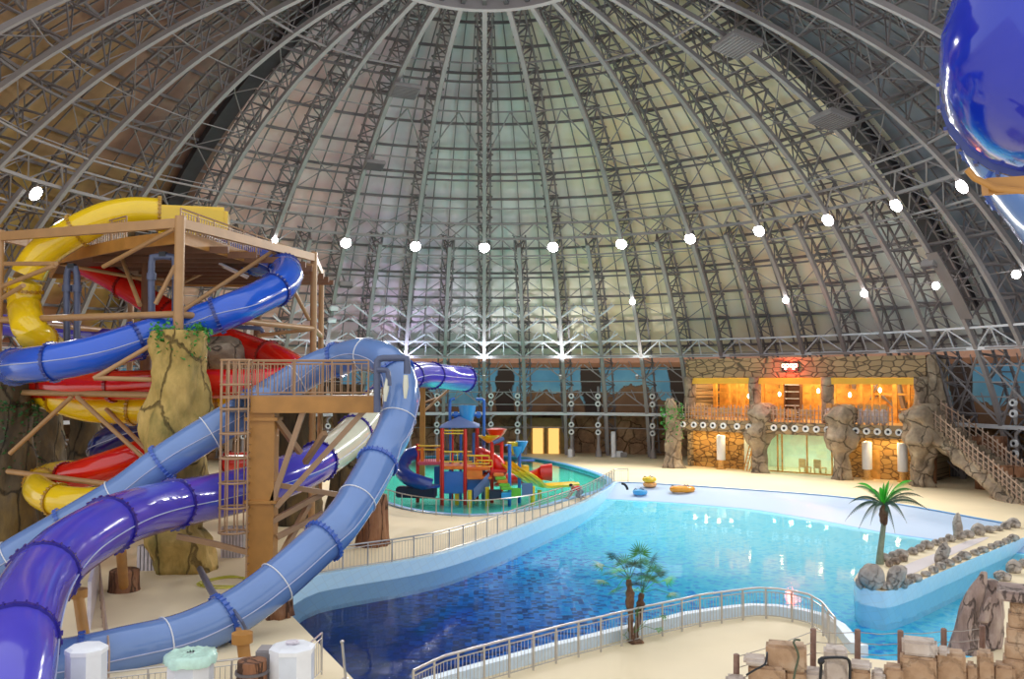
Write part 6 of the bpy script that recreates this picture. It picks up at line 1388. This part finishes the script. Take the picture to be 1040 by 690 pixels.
# ---- lower left: wrapped octagonal cabinets, barrel, railings
M['pod'] = mat('wrapped_white_panel', rgb(206, 212, 222), .35, 0, .08, 2); M['greenfilm'] = mat('green_plastic_film', rgb(190, 224, 208), .25, 0, .15, 5)
def pod(label, x, ytop, w, Y, film=False, crumple=False):
    c = at(x, ytop, Y); r = w * Y / F / 2; c0_ = Vector((c.x, Y, 0)); t = thing('filter_cabinet', label, 'cabinet', c0_)
    for k in range(8):
        a0 = math.pi / 8 + k * math.pi / 4; mb = MB(); p = c0_ + hexdir(a0) * r; q = c0_ + hexdir(a0 + math.pi / 4) * r; i_, j_ = c0_ + hexdir(a0) * (r - .06), c0_ + hexdir(a0 + math.pi / 4) * (r - .06)
        mb.prism([p, q, j_, i_], 0.02, c.z - .12); mb.build('side_panel', M['pod'] if k % 2 else M['white'], t)
    mb = MB(); mb.rings([[c0_ + hexdir(math.pi / 8 + k * math.pi / 4) * rr_ + Vector((0, 0, z)) for k in range(8)] for rr_, z in ((r + .02, c.z - .14), (r + .02, c.z - .05), (r * .85, c.z), (r * .5, c.z + .01))]); mb.build('top', M['white'], t)
    if film:
        mb = MB(); rows = []
        for i in range(9):
            f_ = i / 8; rr_ = r * (.2 + .98 * f_) if f_ < .85 else r * 1.12; z = c.z + .05 - (f_ > .85) * .22 * (f_ - .85) / .15
            rows.append([c0_ + hexdir(2 * math.pi * k / 40) * (rr_ + .05 * noise.noise(Vector((k * .7, i, 1)))) + Vector((0, 0, z + .06 * noise.noise(Vector((k * .5, i * .8, 4))))) for k in range(40)])
        mb.rings(rows, cap=False); mb.build('plastic_film', M['greenfilm'], t, 'all')
    if crumple: mb = MB(); mb.blob(c0_ + Vector((0, 0, c.z + .05)), (.14, .12, .06), 5, .5, 2, 3); mb.build('crumpled_wrap', M['wrap'], t, True)
pod('white octagonal cabinet under the first bend of the purple slide', 88, 656, 38, 20.5)
pod('octagonal cabinet topped with green plastic film', 194, 665, 44, 20.5, True)
pod('white octagonal cabinet nearest the pool corner', 297, 655, 44, 20.5, crumple=True)
c = at(270, 658, 21); mb = MB(); mb.bbox((c.x, 21, c.z / 2), (.36, .5, c.z), 0, .03); setp(mb.build('control_box', M['steel'], smooth=35), 'grey steel control box beside the cabinet nearest the pool', 'box')
c = at(256, 671, 20.2); t = thing('barrel', 'brown slatted barrel between the grey control box and the filmed cabinet', 'barrel', Vector((c.x, 20.2, 0)))
mb = MB(); mb.lathe((c.x, 20.2, 0), [(.3, 0), (.35, c.z * .5), (.31, c.z)], 20); mb.build('staves', M['woodrock'], t, True)
for f_ in (.2, .55, .85): mb = MB(); mb.lathe((c.x, 20.2, 0), [(.34, c.z * f_ - .03), (.365, c.z * f_ - .03), (.365, c.z * f_ + .03), (.34, c.z * f_ + .03)], 20); mb.build('hoop', M['steel_dark'], t)
def railz(pts_px, h, label, m, post=1.0, step=.12, name='steel_railing'):
    pts = [G(x, y, h) - Vector((0, 0, h)) for x, y in pts_px]; return rail(name, pts, h, m, None, step, label, 'railing', post=post, pr=.025, bar=.007)
railz([(106, 684), (160, 678), (222, 672), (276, 665.5)], 1.1, 'steel railing behind the octagonal cabinets', M['chrome'])
railz([(313, 655), (327, 643)], 1.1, 'short steel railing return by the pool corner', M['chrome'], .8)
c = G(351, 690); t = thing('pool_post', 'single steel post standing at the dark pool corner', 'post', c)
mb = MB(); mb.tube([c, at(347.5, 652, c.y)], .035, 8); mb.build('tube', M['chrome'], t, True)
mb = MB(); mb.blob(at(347.5, 652, c.y), (.06, .06, .05), 0, 0, 1, 2); mb.build('knob', M['chrome'], t, True); mb = MB(); mb.lathe(c, [(.09, 0), (.09, .02), (.03, .03)], 12); mb.build('foot', M['chrome'], t, True)
railz([(101, 572), (104, 600), (109, 640), (111, 662)], .9, 'low steel railing running along the sand under the purple slide', M['ropepost'], 1.2, 0)
t = thing('wrapped_screen', 'greyish sheet-wrapped screen standing on the sand left of the low railing', 'screen', G(94, 648))
p, q = G(88, 640), G(97, 598); mb = MB(); mb.add([p, q, q + Vector((0, 0, 1.5)), p + Vector((0, 0, 1.5)), p + Vector((.12, 0, 0)), q + Vector((.12, 0, 0)), q + Vector((.12, 0, 1.5)), p + Vector((.12, 0, 1.5))], [(0, 1, 2, 3), (7, 6, 5, 4), (0, 4, 5, 1), (1, 5, 6, 2), (2, 6, 7, 3), (3, 7, 4, 0)]); mb.build('sheet', M['wrap'], t)
for k, (x, y, w, h, lab) in enumerate(((152, 580, 26, 24, 'grey slatted crate between the purple slide and the tan rock column'), (235, 567, 22, 30, 'grey slatted crate behind the caged ladder'))):
    g_ = G(x, y); s_ = g_.y / F; t = thing('slatted_crate', lab, 'crate', g_); W_, H_ = w * s_, h * s_
    mb = MB(); mb.box(g_ + Vector((0, .3, H_ / 2)), (W_, .5, H_)); mb.build('body', M['steel'], t)
    mb = MB(); n_ = 7
    for i in range(n_): mb.box(g_ + Vector((-W_ / 2 + W_ * (i + .5) / n_, 0, H_ / 2)), (W_ / n_ * .7, .05, H_)); 
    mb.build('slats', M['wrap'], t)
M['hose'] = mat('yellow_green_hose', rgb(200, 196, 60), .5); mb = MB(); c = G(232, 592); rr = random.Random(2)
mb.tube(spline([c + Vector((math.cos(k * .9) * (.6 + .35 * rr.random()) * 1.3, math.sin(k * .9) * (.6 + .5 * rr.random()), .03)) for k in range(26)], .12), .025, 6)
setp(mb.build('garden_hose', M['hose'], smooth=True), 'tangled yellow-green hose on the sand near the ladder foot', 'hose')
